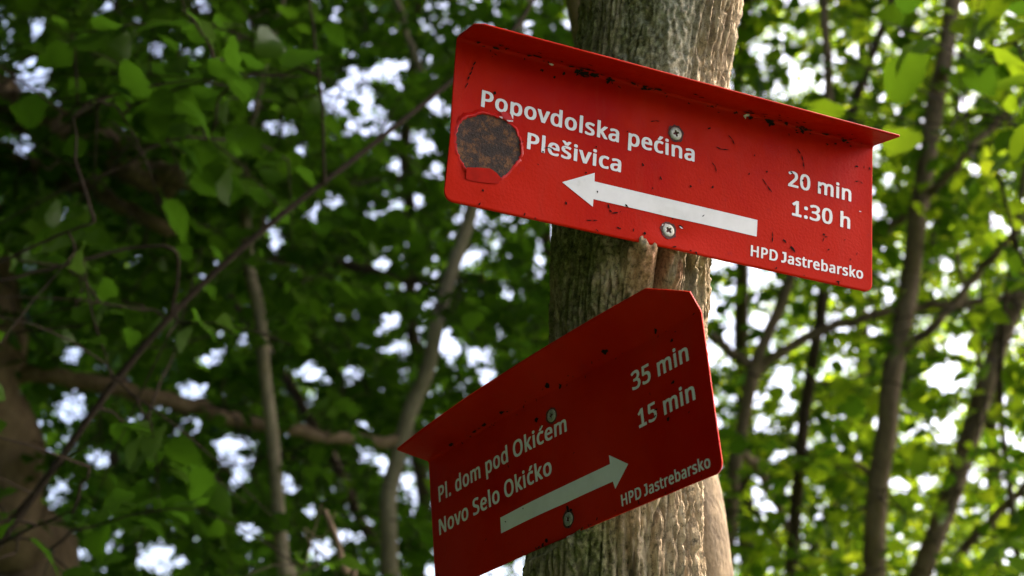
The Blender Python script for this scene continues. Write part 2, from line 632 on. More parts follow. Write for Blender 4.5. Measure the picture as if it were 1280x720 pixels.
def near_signs(pos, size):
    """true where a leaf would hang between the camera and the signs or the sign tree"""
    px, py, d = project(pos)
    m = 0.6 * size * FPX / np.maximum(d, 0.3)
    return (d < 1.9) & (d > 0) & (px > 470 - m) & (px < 1140 + m) & (py > -m) & (py < 720 + m)


def foliage(tree, wood, skel, regions, leaf=0.085, per=13, kinds=(0.36, 0.44, 0.2), big=200, tints=(0, 1), gaps=True):
    """twigs and leaves round a skeleton: regions = (centre, radii(3), clusters)"""
    nodes = [np.asarray(s) for s in skel]
    nodes = np.vstack(nodes)
    centres = []
    for c, rad, n in regions:
        u = rng.normal(size=(n, 3))
        u = unit(u) * (rng.random((n, 1)) ** (1 / 2.6))
        centres.append(np.asarray(c) + u * np.asarray(rad))
    centres = np.vstack(centres)
    centres = centres[centres[:, 2] > 0.5]
    dist = np.array([np.min(np.sum((nodes - c) ** 2, 1)) for c in centres])
    centres = centres[np.argsort(dist)]
    LP, LD, LN, LS = [], [], [], []
    for c in centres:
        k = np.argmin(np.sum((nodes - c) ** 2, 1))
        a = nodes[k]
        L = np.linalg.norm(c - a)
        t = np.linspace(0, 1, 5)[:, None]
        path = a + (c - a) * t
        path = path + rng.normal(size=(5, 3)) * L * 0.05 * np.sin(np.pi * t)
        path[:, 2] += L * 0.12 * np.sin(np.pi * t[:, 0])
        wood.add(path, np.linspace(0.0026 + 0.0045 * min(L, 2.0), 0.0022, 5), 5)
        nodes = np.vstack([nodes, path[2:]])
        # twig
        dr = unit(c - a + rng.normal(size=3) * 0.6 * L + 1e-3)
        dr[2] = dr[2] * 0.5 + rng.normal() * 0.15
        dr = unit(dr)
        tl = leaf * rng.uniform(3.2, 5.0)
        tw = c + dr * tl * np.linspace(0, 1, 4)[:, None]
        tw[:, 2] -= tl * 0.18 * np.linspace(0, 1, 4) ** 2
        wood.add(tw, np.linspace(0.0022, 0.0010, 4), 4)
        s = np.linspace(-0.3, 1.05, per) + rng.normal(size=per) * 0.03
        p = c + dr * tl * s[:, None]
        p[:, 2] -= tl * 0.18 * np.clip(s, 0, None) ** 2
        side = unit(np.cross(dr, [0, 0, 1.0]))
        sg = np.where(np.arange(per) % 2 == 0, 1.0, -1.0)[:, None]
        d = unit(side * sg * 0.9 + dr * 0.55 + rng.normal(size=(per, 3)) * 0.30)
        d[:, 2] -= 0.25
        d = unit(d)
        n = np.array([0, 0, 1.0]) + rng.normal(size=(per, 3)) * 0.55
        n = unit(n - d * np.sum(n * d, 1)[:, None])
        sz = leaf * rng.uniform(0.55, 1.25, per)
        LP.append(p + d * sz[:, None] * 0.28)
        LD.append(d)
        LN.append(n)
        LS.append(sz)
    LP, LD, LN, LS = np.vstack(LP), np.vstack(LD), np.vstack(LN), np.concatenate(LS)
    keep = ~near_signs(LP + LD * LS[:, None] * 0.5, LS)
    if gaps:
        keep &= ~open_sky(LP + LD * LS[:, None] * 0.5, LS)
        keep &= ~covers_limb(LP + LD * LS[:, None] * 0.5, LS)
    LP, LD, LN, LS = LP[keep], LD[keep], LN[keep], LS[keep]
    kind = rng.choice(3, len(LP), p=kinds)
    tint = tints[0] + (tints[1] - tints[0]) * rng.random(len(LP))
    # the leaves that show largest are objects of their own
    px, py, d = project(LP + LD * LS[:, None] * 0.5)
    X = np.cross(LD, LN)
    view = unit(LP - CAM)
    face = np.abs(np.sum(LN * view, 1)) * 0.8 + 0.2
    app = np.where((px > -30) & (px < 1310) & (py > -30) & (py < 750) & (d > 0.3), LS * face * FPX / np.maximum(d, 0.3), 0)
    order = np.argsort(-app)[:big]
    order = order[app[order] > 13]
    single = np.zeros(len(LP), bool)
    single[order] = True
    inv = Matrix.Translation(-Vector(tree.location))
    for i in order:
        o = bpy.data.objects.new('leaf', LEAF_ME[kind[i]])
        COL.objects.link(o)
        o.parent = tree
        o.matrix_parent_inverse = inv
        s = LS[i]
        M = Matrix(((X[i, 0] * s, LD[i, 0] * s, LN[i, 0] * s, LP[i, 0]),
                    (X[i, 1] * s, LD[i, 1] * s, LN[i, 1] * s, LP[i, 1]),
                    (X[i, 2] * s, LD[i, 2] * s, LN[i, 2] * s, LP[i, 2]),
                    (0, 0, 0, 1)))
        o.matrix_basis = M
        o.color = (1, 1, 1, float(tint[i]))
    r = ~single
    if r.any():
        me = leaves_mesh('crown', LP[r], LD[r], LN[r], LS[r], kind[r], tint[r])
        o = child('crown', me, LEAF_ALL, tree)
        o['kind'] = 'stuff'


# ------------------------------------------------------------------ the sign tree
SIGN1 = dict(c=np.array([0.13325812, 1.13669372, 0.5257185]) * 1.07 + CAM, rot=(25.2698, 5.7268, 1.5998), k=1.07, W=0.400, h=0.13429, g=0.03806, ga=-4.6, bend=(0, 0), lip=(-0.026, 0.018, 0.014))
SIGN2 = dict(c=np.array([0.03492028, 1.30163908, 0.3203636]) + CAM, rot=(-53.5303, 0.8211, -6.1927), k=1.0, W=0.400, h=0.13429, g=0.03806, ga=10.7, bend=(0.13793, -0.21417), lip=(0.036, 0.032, 0.008), open_u=[-0.20, -0.05, 0.10, 0.20], open_ga=[10, 28, 46, 58])


def rot3(yaw, tilt, roll):
    yaw, tilt, roll = [math.radians(a) for a in (yaw, tilt, roll)]
    cy, sy, cx, sx, cr, sr = math.cos(yaw), math.sin(yaw), math.cos(tilt), math.sin(tilt), math.cos(roll), math.sin(roll)
    return np.array([[cy, -sy, 0], [sy, cy, 0], [0, 0, 1]]) @ np.array([[1, 0, 0], [0, cx, -sx], [0, sx, cx]]) @ np.array([[cr, 0, sr], [0, 1, 0], [-sr, 0, cr]])


for S in (SIGN1, SIGN2):
    S['M'] = rot3(*S['rot'])

AX_Z = np.array([-0.1, 0.4, 1.0, 1.5, 1.835, 1.92, 2.04, 2.16, 2.30, 2.45, 2.8, 3.3, 4.0, 5.0, 6.2])
AX_X = np.array([0.03, 0.04, 0.055, 0.072, 0.088, 0.095, 0.104, 0.114, 0.134, 0.155, 0.20, 0.25, 0.28, 0.33, 0.36])
AX_Y = np.array([1.62, 1.57, 1.48, 1.40, 1.352, 1.346, 1.318, 1.286, 1.264, 1.247, 1.22, 1.20, 1.24, 1.32, 1.40])
AX_R = np.array([0.17, 0.115, 0.095, 0.085, 0.0785, 0.076, 0.0725, 0.0705, 0.0735, 0.078, 0.074, 0.066, 0.055, 0.036, 0.012])


def smooth_interp(z, xs, ys):
    zz = np.linspace(xs[0], xs[-1], 1200)
    yy = np.interp(zz, xs, ys)
    k = np.ones(31) / 31
    yy = np.convolve(np.pad(yy, 15, 'edge'), k, 'valid')
    return np.interp(z, zz, yy)


def build_sign_tree():
    tree = thing('signpost_tree', 'grey brown trunk with furrowed mossy bark carrying the two red signs', 'tree', (AX_X[0], AX_Y[0], 0.0))
    z = np.concatenate([np.linspace(-0.1, 1.72, 60)[:-1], np.arange(1.72, 2.52, 0.00125), np.linspace(2.52, 6.2, 90)[1:]])
    nph = 400
    ph = np.arange(nph) / nph * 2 * np.pi - np.pi
    ZZ, PH = np.meshgrid(z, ph, indexing='ij')
    cx, cy, r0 = [smooth_interp(z, AX_Z, a)[:, None] for a in (AX_X, AX_Y, AX_R)]
    C, Sn = np.cos(PH), np.sin(PH)
    deg = np.degrees(PH)
    # how furrowed: the right side, and low down most of the way round
    wob = (fbm(C * 1.5 + 9, Sn * 1.5 + 9, ZZ * 4, 3) - 0.5) * 60
    edge = -62 - 34 * sstep(2.03, 1.90, ZZ) + wob * 0.6
    rough = sstep(-14, 14, deg - edge)                # 0 left/front, 1 right
    rough = np.where(np.abs(deg) > 120, 0.75, rough)
    # furrows: long ridges, warped
    wx = (fbm(C * 3, Sn * 3, ZZ * 9, 3) - 0.5) * 1.3
    def ridges(lam, stretch, seed):
        a = 0.075 / lam
        n = vnoise(C * a + seed + wx, Sn * a + seed + wx * .7, ZZ / (lam * stretch) + seed)
        n2 = vnoise(C * a * 2.1 + seed + 5, Sn * a * 2.1 + seed, ZZ / (lam * stretch * 0.45) + seed)
        return np.abs(2 * n - 1), np.abs(2 * n2 - 1)
    a1, a2 = ridges(0.0088, 15.0, 3.3)
    a3, a4 = ridges(0.0046, 16.0, 6.7)
    def cut(a, w):
        return np.clip(1 - a / w, 0, 1) ** 1.3
    fur = -cut(a1, 0.22) * 0.0125 - cut(a2, 0.18) * 0.0055 - cut(a3, 0.22) * 0.0055 - cut(a4, 0.2) * 0.0025
    warp = fbm(C * 1.2 + 3, Sn * 1.2 + 3, ZZ * 2.6, 2) * 7 + fbm(C * 4 + 3, Sn * 4, ZZ * 9, 3) * 2.6
    st1 = np.abs(np.sin(14 * PH + warp))
    st2 = np.abs(np.sin(31 * PH + warp * 2.3 + 1))
    fur = fur * 0.7 - cut(st1, 0.42) * 0.0085 * (0.35 + 0.9 * fbm(C * 3 + 8, Sn * 3, ZZ * 12, 2)) - cut(st2, 0.35) * 0.0028
    pn = fbm(C * 12 + wx, Sn * 12, ZZ * 9, 3) * 7
    plates = (np.floor(pn) + sstep(0.0, 0.25, pn - np.floor(pn))) / 7 * 0.011 - 0.004
    crackle = (fbm(C * 34, Sn * 34, ZZ * 130, 4) - 0.5) * 0.0050 + (rng.random(ZZ.shape) - 0.5) * 0.0005
    left = (fbm(C * 4.5 + 4, Sn * 4.5, ZZ * 14, 4) - 0.5) * 0.010 + (fbm(C * 24, Sn * 24, ZZ * 180, 4) - 0.5) * 0.0085 + (rng.random(ZZ.shape) - 0.5) * 0.0005
    left = left - (cut(a3, 0.18) * 0.0036 + cut(a1, 0.14) * 0.0050) * sstep(2.2, 2.1, ZZ)
    b1, b2 = ridges(0.020, 6.0, 8.1)
    left = left - cut(b1, 0.14) * 0.0045
    disp = rough * (fur + plates + crackle) + (1 - rough) * left
    disp += (fbm(C * 1.3 + 2, Sn * 1.3, ZZ * 5 + 3, 2) - 0.5) * 0.010
    # callus that has grown over the lower edge of the upper sign, with its cleft
    def blob(d0, z0, sd, sz, p=2):
        return np.exp(-(np.abs((deg - d0) / sd) ** p) - (np.abs((ZZ - z0) / sz) ** p))
    ln = fbm(C * 9, Sn * 9, ZZ * 60, 3)
    lump = blob(-86, 2.090, 12, 0.021, 2.2) * (0.55 + 0.9 * ln)
    lump2 = blob(-64, 2.082, 8, 0.022, 2.4)
    cleft = blob(-73.5, 2.082, 2.6, 0.030, 2)
    disp = disp * (1 - 0.75 * np.clip(lump + lump2 * 0.6, 0, 1)) + lump * 0.026 + lump2 * 0.014 - cleft * 0.024
    wr = np.abs(2 * vnoise(C * 26 + wx * 2, Sn * 26, ZZ * 30) - 1)
    disp = disp - np.clip(lump + lump2, 0, 1) * cut(wr, 0.45) * 0.0045
    # swelling under the lower edge of the lower sign
    lump3 = blob(-118, 1.855, 12, 0.018)
    disp = disp + lump3 * 0.010
    # old branch scar above the upper sign
    scar = blob(-60, 2.40, 5, 0.03)
    disp = disp + scar * 0.006 - blob(-58.5, 2.385, 1.6, 0.035) * 0.007
    flare = (ZZ < 0.5) * (0.5 - np.clip(ZZ, -.1, .5)) * 0.12 * np.sin(PH * 5 + 1)
    R = r0 + disp * np.interp(ZZ, [1.4, 1.7, 2.55, 3.2], [0.6, 1, 1, 0.5]) + flare
    V = np.stack([cx + R * C, cy + R * Sn, ZZ], 2).reshape(-1, 3)
    # the bark is pressed flat behind each plate
    for S in (SIGN1, SIGN2):
        L = (V - S['c']) @ S['M'] / S['k']
        lim = L[:, 0] ** 2 * S['bend'][0] + L[:, 0] ** 3 * S['bend'][1] + 0.0022
        low = -S['h'] / 2 - 0.004 + S['lip'][2] * np.clip(1 - ((L[:, 0] - S['lip'][0]) / S['lip'][1]) ** 2, 0, 1)
        lim = lim - 0.030 * sstep(low, low - 0.014, L[:, 2]) - 0.02 * sstep(S['h'] / 2 - 0.002, S['h'] / 2 + 0.012, L[:, 2]) * 0
        m = (np.abs(L[:, 0]) < S['W'] / 2 + 0.004) & (L[:, 2] > low - 0.014) & (L[:, 2] < S['h'] / 2 + 0.01) & (L[:, 1] < lim) & (L[:, 1] > -0.08)
        L[m, 1] = lim[m]
        V[m] = (L[m] * S['k']) @ S['M'].T + S['c']
    nz = len(z)
    i = np.arange(nz * nph).reshape(nz, nph)
    j = np.roll(i, -1, axis=1)
    F = np.stack([i[:-1].ravel(), j[:-1].ravel(), j[1:].ravel(), i[1:].ravel()], 1)
    edge_m = np.interp(ZZ, [1.7, 1.86, 1.95, 2.05, 2.2, 2.5], [-98, -96, -80, -66, -90, -104]) + wob * 0.35
    moss = sstep(14, -14, deg - edge_m) + (deg > 150)
    moss = np.clip(moss, 0, 1) * np.interp(ZZ, [2.1, 2.3], [1.0, 0.8]) * (1 - lump) * (1 - lump2)
    smooth = (1 - rough) * sstep(2.10, 2.25, ZZ) * 0.9
    callus = np.clip(blob(-82, 2.085, 15, 0.026) * 0.9 + lump2 * 0.9, 0, 1) * sstep(0.30, 0.52, fbm(C * 8 + 1, Sn * 8, ZZ * 40, 3) + 0.08)
    moss = moss * (1 - 0.7 * callus)
    me = mesh_np('trunk', V, F, {'moss': moss.ravel(), 'smooth_bark': smooth.ravel(), 'callus': callus.ravel()})
    child('trunk', me, BARK_SIGN, tree)
    # second stem leaning away behind the trunk
    w = Tubes()
    pts = [np.array([0.20, 1.70, -0.05]), np.array([0.21, 1.68, 0.6]), np.array([0.215, 1.67, 1.15]), P(884, 1000, 1.60), P(874, 700, 1.68), P(836, 480, 1.82), P(790, 250, 1.97), P(738, 10, 2.12), P(705, -200, 2.3), P(640, -520, 2.6)]
    path = catmull(pts, 14)
    w.add(path, np.interp(np.linspace(0, 1, len(path)), [0, .3, .55, .8, 1], [0.052, 0.038, 0.034, 0.032, 0.018]), 20, 0.03)
    child('second_stem', w.mesh('second_stem'), BARK_STEM, tree)
    # limbs and crown high above the picture
    wood = Tubes()
    limbs = []
    for a, b, c in [((0.25, 1.2, 3.3), (-0.5, 1.6, 4.2), (-1.3, 2.0, 4.9)), ((0.28, 1.24, 3.9), (0.2, 2.2, 4.6), (0.0, 3.0, 5.2)), ((0.3, 1.3, 4.5), (-0.4, .8, 5.3), (-1.0, .3, 6.0)), ((0.32, 1.3, 4.7), (0.7, 2.0, 5.5), (0.9, 2.7, 6.2))]:
        p = catmull([a, b, c], 8)
        wood.add(p, np.linspace(0.035, 0.010, len(p)), 8)
        limbs.append(p)
    foliage(tree, wood, limbs, [((-1.2, 1.9, 5.0), (1.2, 1.2, .8), 45), ((0.0, 2.6, 5.6), (1.1, 1.1, .9), 45), ((-.8, .6, 6.0), (1.2, 1.2, .8), 40)], leaf=0.10, big=0)
    child('limbs', wood.mesh('limbs'), BARK_DARK, tree)
    return tree


build_sign_tree()


# ------------------------------------------------------------------ the two signs
class Sheet:
    """surface of a bent plate: u across, t up the face and on along the folded flange (metres in the sign's own scale)"""
    def __init__(self, S, dents=()):
        self.S, self.dents = S, dents
        self.rad = 0.0028
        self.ga = math.radians(S['ga'])
        self.turn = math.pi / 2 + 0 - self.ga             # from straight up to the flange's direction
        self.t0 = S['h'] / 2 - self.rad * math.tan(self.turn / 2)
        self.arc = self.rad * self.turn
        self.t1 = self.t0 + self.arc + S['g'] - self.rad * math.tan(self.turn / 2)

    def local(self, u, t, off=0.0):
        u, t = np.broadcast_arrays(np.asarray(u, float), np.asarray(t, float))
        turn = np.interp(u, self.S.get('open_u', [-1, 1]), np.radians(90 - np.array(self.S.get('open_ga', [self.S['ga']] * 2), float)))
        rad = self.arc / turn
        a = np.clip((t - self.t0) / self.arc, 0, 1) * turn
        y = -rad * (1 - np.cos(a))
        z = np.minimum(t, self.t0) + rad * np.sin(a)
        ex = np.maximum(t - self.t0 - self.arc, 0)
        y = y - ex * np.sin(turn)
        z = z + ex * np.cos(turn)
        ny, nz = -np.cos(a), -np.sin(a)                   # outward on the face, downward under the flange
        d = off + 0 * u
        for (du, dv, su, sv, amp) in self.dents:
            d = d + amp * np.exp(-((u - du) / su) ** 2 - ((t - dv) / sv) ** 2)
        # edge dents
        b = self.S['bend']
        y = y + ny * d + b[0] * u * u + b[1] * u ** 3
        z = z + nz * d
        return np.stack([u, y, z], -1) * self.S['k']

    def world(self, u, t, off=0.0):
        return self.local(u, t, off) @ self.S['M'].T + self.S['c']


def polygon_on(sheet, polys, off, cuts=0.006):
    """flat outlines (u,t) laid onto the plate"""
    bm = bmesh.new()
    for pl in polys:
        try:
            bm.faces.new([bm.verts.new((x, y, 0)) for x, y in pl])
        except ValueError:
            pass
    bmesh.ops.triangulate(bm, faces=bm.faces[:])
    return drape(bm, sheet, off, cuts)


def drape(bm, sheet, off, cuts):
    if cuts and len(bm.verts):
        xs = [v.co.x for v in bm.verts]
        ys = [v.co.y for v in bm.verts]
        for k in range(int(min(xs) / cuts), int(max(xs) / cuts) + 1):
            bmesh.ops.bisect_plane(bm, geom=bm.verts[:] + bm.edges[:] + bm.faces[:], plane_co=(k * cuts, 0, 0), plane_no=(1, 0, 0))
        for k in range(int(min(ys) / cuts), int(max(ys) / cuts) + 1):
            bmesh.ops.bisect_plane(bm, geom=bm.verts[:] + bm.edges[:] + bm.faces[:], plane_co=(0, k * cuts, 0), plane_no=(0, 1, 0))
        bmesh.ops.triangulate(bm, faces=bm.faces[:])
    for v in bm.verts:
        o = off(v.co.x, v.co.y) if callable(off) else off
        w = sheet.world(v.co.x, v.co.y, o)
        v.co = w
    return bm


def bm_obj(name, bm, mat, parent, smooth=False):
    me = bpy.data.meshes.new(name)
    bm.normal_update()
    bm.to_mesh(me)
    bm.free()
    if smooth:
        me.polygons.foreach_set('use_smooth', np.ones(len(me.polygons), bool))
    return child(name, me, mat, parent)


GLYPHS = {
    '.': (255, [[(79,-24),(55,-13),(44,-3),(39,7),(31,30),(31,54),(42,87),(52,97),(66,105),(96,112),(119,112),(136,109),(163,98),(171,90),(177,80),(184,54),(184,34),(174,0),(159,-14),(133,-24)]]),
    '0': (499, [[(191,-20),(171,-17),(141,-7),(124,0),(103,14),(74,43),(60,64),(44,97),(24,164),(16,207),(13,250),(13,330),(16,344),(16,370),(30,444),(47,490),(71,531),(98,559),(138,581),(171,591),(198,595),(258,595),(284,591),(324,578),(359,557),(379,537),(391,521),(412,484),(428,437),(442,367),(446,324),(446,240),(443,227),(442,200),(428,130),(412,84),(388,43),(361,15),(321,-7),(284,-18),(261,-21)], [(223,67),(228,66),(248,70),(265,80),(284,99),(299,124),(308,150),(316,187),(316,204),(319,214),(319,257),(323,270),(319,360),(309,420),(302,444),(292,464),(269,490),(244,504),(238,505),(214,505),(198,498),(173,474),(163,460),(157,447),(146,410),(136,324),(136,250),(139,237),(139,207),(146,164),(157,127),(163,114),(183,87),(204,73)]]),
    '1': (499, [[(60,-12),(50,-8),(45,5),(45,68),(50,82),(66,87),(183,87),(188,92),(188,428),(187,435),(183,436),(133,398),(120,393),(93,394),(80,401),(50,441),(47,452),(49,462),(203,582),(220,587),(290,587),(303,583),(308,578),(311,565),(312,92),(316,87),(410,87),(423,82),(428,65),(428,5),(425,-5),(420,-10),(406,-13)]]),
    '2': (499, [[(27,-12),(17,-8),(12,5),(12,55),(16,68),(228,285),(260,324),(281,358),(291,385),(295,408),(295,435),(291,455),(277,480),(257,496),(243,502),(227,507),(210,507),(177,499),(150,486),(107,458),(93,453),(70,454),(60,458),(53,463),(23,501),(20,512),(23,525),(50,546),(100,572),(140,586),(177,593),(263,593),(300,586),(343,569),(367,553),(387,533),(404,505),(414,475),(422,435),(422,422),(419,412),(418,395),(408,355),(388,312),(355,265),(287,190),(265,172),(182,88),(176,82),(176,78),(430,76),(440,72),(445,58),(445,5),(440,-8),(423,-13)]]),
    '3': (499, [[(138,-20),(74,-10),(34,3),(14,14),(10,27),(10,87),(14,97),(18,99),(28,102),(48,102),(108,80),(138,72),(174,65),(214,65),(251,73),(271,83),(298,109),(309,134),(313,150),(313,177),(308,194),(302,207),(288,222),(254,241),(224,248),(194,252),(111,253),(101,257),(96,274),(96,320),(101,334),(114,338),(184,339),(211,342),(228,346),(268,369),(279,380),(292,404),(296,417),(296,450),(292,464),(285,474),(269,490),(251,501),(218,508),(191,505),(161,498),(88,460),(61,460),(51,464),(24,500),(16,514),(16,527),(24,538),(71,565),(94,574),(141,588),(184,592),(194,595),(234,595),(248,592),(274,592),(308,584),(351,568),(381,545),(402,517),(419,474),(423,450),(423,424),(419,400),(409,370),(394,346),(374,325),(342,304),(344,299),(388,279),(414,251),(429,224),(439,180),(439,140),(432,107),(415,67),(396,40),(371,20),(341,3),(288,-14),(241,-21)]]),
    '5': (499, [[(149,-20),(122,-18),(76,-7),(56,0),(29,14),(24,27),(24,37),(24,84),(29,97),(42,102),(66,102),(129,76),(189,65),(209,65),(246,73),(279,92),(296,109),(306,127),(314,157),(314,194),(310,214),(297,237),(277,257),(249,271),(209,278),(189,279),(139,272),(112,265),(89,265),(76,270),(42,294),(37,314),(40,324),(44,397),(47,407),(51,480),(54,490),(57,564),(62,577),(66,581),(82,585),(379,585),(392,582),(396,580),(400,570),(401,557),(400,514),(396,500),(392,499),(379,495),(172,494),(161,370),(162,364),(166,362),(186,365),(249,365),(299,358),(339,344),(366,331),(379,322),(404,297),(426,257),(436,224),(440,197),(440,167),(437,144),(430,114),(420,87),(399,53),(376,29),(359,16),(326,0),(286,-14),(242,-21)]]),
    ':': (255, [[(79,-24),(55,-13),(44,-3),(39,7),(31,30),(31,54),(42,87),(52,97),(66,105),(96,112),(119,112),(136,109),(163,98),(171,90),(177,80),(184,54),(184,34),(174,0),(159,-14),(133,-24)], [(79,320),(55,330),(44,340),(39,350),(31,374),(31,397),(42,430),(56,445),(89,455),(126,455),(163,441),(171,434),(177,424),(184,397),(184,377),(174,344),(159,330),(136,320)]]),
    'D': (625, [[(66,-12),(56,-8),(51,8),(51,565),(56,582),(73,587),(286,587),(299,583),(323,583),(346,579),(393,566),(443,542),(464,528),(486,509),(506,486),(520,465),(540,425),(550,395),(561,345),(564,278),(561,268),(561,238),(554,202),(534,138),(503,87),(469,53),(443,34),(403,14),(353,-2),(316,-10),(296,-10),(283,-13)], [(180,78),(259,77),(299,84),(319,91),(346,104),(371,122),(393,144),(417,185),(428,222),(434,272),(434,308),(431,318),(431,342),(424,375),(414,402),(394,432),(364,462),(326,482),(293,492),(266,497),(186,497),(180,495),(178,492),(178,88)]]),
    'H': (634, [[(66,-12),(56,-8),(51,8),(51,565),(56,582),(69,587),(79,587),(159,587),(173,582),(178,565),(178,352),(180,345),(406,343),(416,345),(418,352),(418,565),(423,582),(443,587),(523,587),(536,582),(541,562),(541,8),(536,-8),(523,-13),(439,-13),(426,-10),(421,-5),(418,8),(418,245),(416,252),(186,253),(179,251),(178,245),(178,8),(174,-5),(173,-8),(159,-13)]]),
    'J': (319, [[(-58,-15),(-68,-11),(-72,3),(-72,73),(-64,102),(-51,107),(-31,107),(6,94),(29,95),(52,105),(66,114),(87,136),(94,149),(94,479),(89,484),(6,484),(-7,489),(-13,506),(-12,566),(-9,576),(-4,581),(9,584),(219,584),(232,581),(237,576),(241,563),(241,116),(237,103),(236,99),(226,95),(203,93),(196,66),(167,36),(132,12),(109,2),(59,-12),(32,-13),(19,-16)]]),
    'N': (649, [[(66,-12),(56,-8),(51,8),(51,565),(56,582),(69,587),(166,587),(186,579),(419,218),(433,198),(436,198),(439,572),(443,582),(456,587),(539,587),(553,582),(558,562),(558,8),(553,-8),(539,-13),(443,-13),(426,-9),(421,-5),(207,328),(176,375),(173,376),(170,2),(166,-8),(153,-13)]]),
    'O': (666, [[(264,-20),(211,-10),(181,0),(141,20),(114,39),(94,59),(66,97),(53,124),(40,160),(26,224),(22,260),(22,320),(25,334),(26,354),(40,414),(63,470),(96,517),(127,544),(147,558),(174,571),(214,584),(247,592),(287,595),(347,595),(377,592),(434,578),(484,554),(514,532),(531,515),(558,477),(575,444),(588,407),(602,340),(602,300),(606,284),(602,270),(602,234),(599,214),(581,147),(558,97),(532,60),(511,39),(494,26),(444,0),(397,-15),(354,-21)], [(292,70),(331,69),(374,80),(398,94),(422,114),(448,150),(458,174),(469,214),(472,234),(472,260),(475,270),(472,340),(465,377),(458,400),(441,434),(422,460),(397,481),(361,498),(321,505),(284,502),(257,494),(227,478),(199,454),(186,437),(167,397),(152,327),(152,247),(167,177),(176,154),(199,120),(219,100),(254,80)]]),
    'P': (525, [[(66,-12),(56,-8),(51,8),(51,565),(56,582),(73,587),(269,587),(319,580),(349,572),(369,566),(403,549),(428,528),(447,502),(460,472),(468,445),(471,425),(471,385),(464,348),(447,305),(431,282),(409,260),(386,244),(366,234),(313,218),(269,210),(180,208),(178,202),(178,8),(173,-8),(156,-13)], [(180,298),(199,297),(213,300),(243,300),(279,308),(307,322),(326,341),(337,358),(341,372),(343,398),(341,428),(334,448),(314,472),(283,489),(266,493),(243,497),(179,495),(178,308)]]),
    'S': (480, [[(139,-20),(89,-14),(22,7),(19,10),(14,27),(14,84),(19,97),(33,102),(53,102),(106,83),(176,69),(219,69),(236,72),(269,86),(287,100),(300,120),(304,137),(304,157),(300,174),(293,187),(273,208),(233,231),(166,256),(103,286),(76,305),(56,326),(45,340),(35,360),(21,417),(21,450),(35,500),(51,527),(76,552),(89,561),(116,574),(176,592),(216,595),(296,592),(349,581),(399,564),(409,558),(414,544),(389,477),(376,472),(356,472),(316,488),(276,498),(256,502),(209,502),(176,488),(159,471),(148,447),(148,424),(153,403),(161,390),(183,370),(233,343),(306,314),(346,294),(379,272),(399,251),(417,220),(427,184),(427,124),(413,77),(399,53),(373,25),(343,6),(326,0),(286,-14),(243,-21)]]),
    'a': (490, [[(135,-20),(105,-14),(65,3),(47,17),(31,37),(18,67),(10,100),(10,137),(24,184),(37,204),(55,222),(79,238),(102,248),(145,261),(192,268),(235,269),(245,272),(288,274),(290,294),(287,317),(279,337),(272,345),(252,361),(239,365),(209,365),(179,358),(122,335),(95,335),(85,339),(78,347),(64,380),(59,400),(60,407),(69,415),(99,428),(129,438),(175,448),(202,449),(222,452),(285,448),(335,434),(355,424),(379,404),(393,384),(399,367),(410,327),(410,7),(407,-6),(405,-10),(392,-15),(325,-15),(312,-10),(306,7),(302,10),(269,-7),(235,-18),(212,-21)], [(184,64),(192,62),(232,73),(255,89),(272,106),(283,127),(287,144),(285,194),(259,195),(249,192),(225,192),(202,188),(189,184),(169,174),(152,161),(138,137),(138,100),(144,87),(155,75),(172,66)]]),
    'b': (533, [[(230,-20),(180,-7),(150,9),(140,-10),(126,-15),(60,-15),(47,-10),(42,0),(42,600),(46,617),(56,621),(143,622),(160,617),(165,600),(166,432),(223,448),(246,449),(260,452),(316,448),(356,438),(401,414),(428,387),(447,357),(464,310),(475,257),(475,174),(467,130),(457,97),(444,67),(431,47),(408,20),(376,0),(360,-7),(330,-17),(306,-21)], [(241,67),(276,66),(296,76),(313,89),(327,107),(337,127),(348,174),(348,257),(337,304),(327,324),(313,342),(290,358),(263,365),(253,365),(223,358),(205,347),(192,334),(176,307),(168,274),(168,254),(165,244),(165,190),(168,180),(168,160),(176,127),(192,97),(206,82),(230,70)]]),
    'c': (425, [[(199,-20),(166,-14),(136,-4),(119,3),(91,20),(66,46),(52,67),(38,94),(24,140),(17,190),(17,244),(21,270),(28,304),(38,334),(59,371),(89,405),(119,425),(159,441),(189,448),(206,449),(216,452),(279,452),(309,448),(369,431),(380,424),(383,410),(370,370),(359,347),(346,342),(326,342),(269,358),(252,362),(232,362),(209,355),(182,337),(162,310),(152,287),(144,247),(144,184),(152,144),(165,114),(189,85),(209,73),(222,69),(242,67),(269,69),(299,76),(339,92),(359,92),(372,87),(377,70),(377,20),(373,7),(356,-4),(309,-18),(282,-21)]]),
    'd': (533, [[(182,-20),(132,-7),(95,14),(62,46),(48,67),(38,90),(28,120),(21,154),(17,184),(17,244),(25,294),(42,347),(59,378),(86,409),(119,431),(156,444),(192,452),(252,452),(289,444),(322,432),(326,432),(327,600),(332,617),(349,622),(429,622),(442,619),(447,614),(451,600),(451,7),(447,-6),(446,-10),(432,-15),(359,-15),(346,-10),(340,4),(336,6),(309,-7),(276,-18),(252,-21)], [(217,67),(249,65),(266,70),(289,82),(307,100),(320,127),(327,164),(327,254),(317,304),(303,330),(289,345),(262,361),(242,365),(226,365),(212,361),(199,354),(181,340),(168,324),(155,297),(144,244),(144,180),(155,130),(172,99),(196,76)]]),
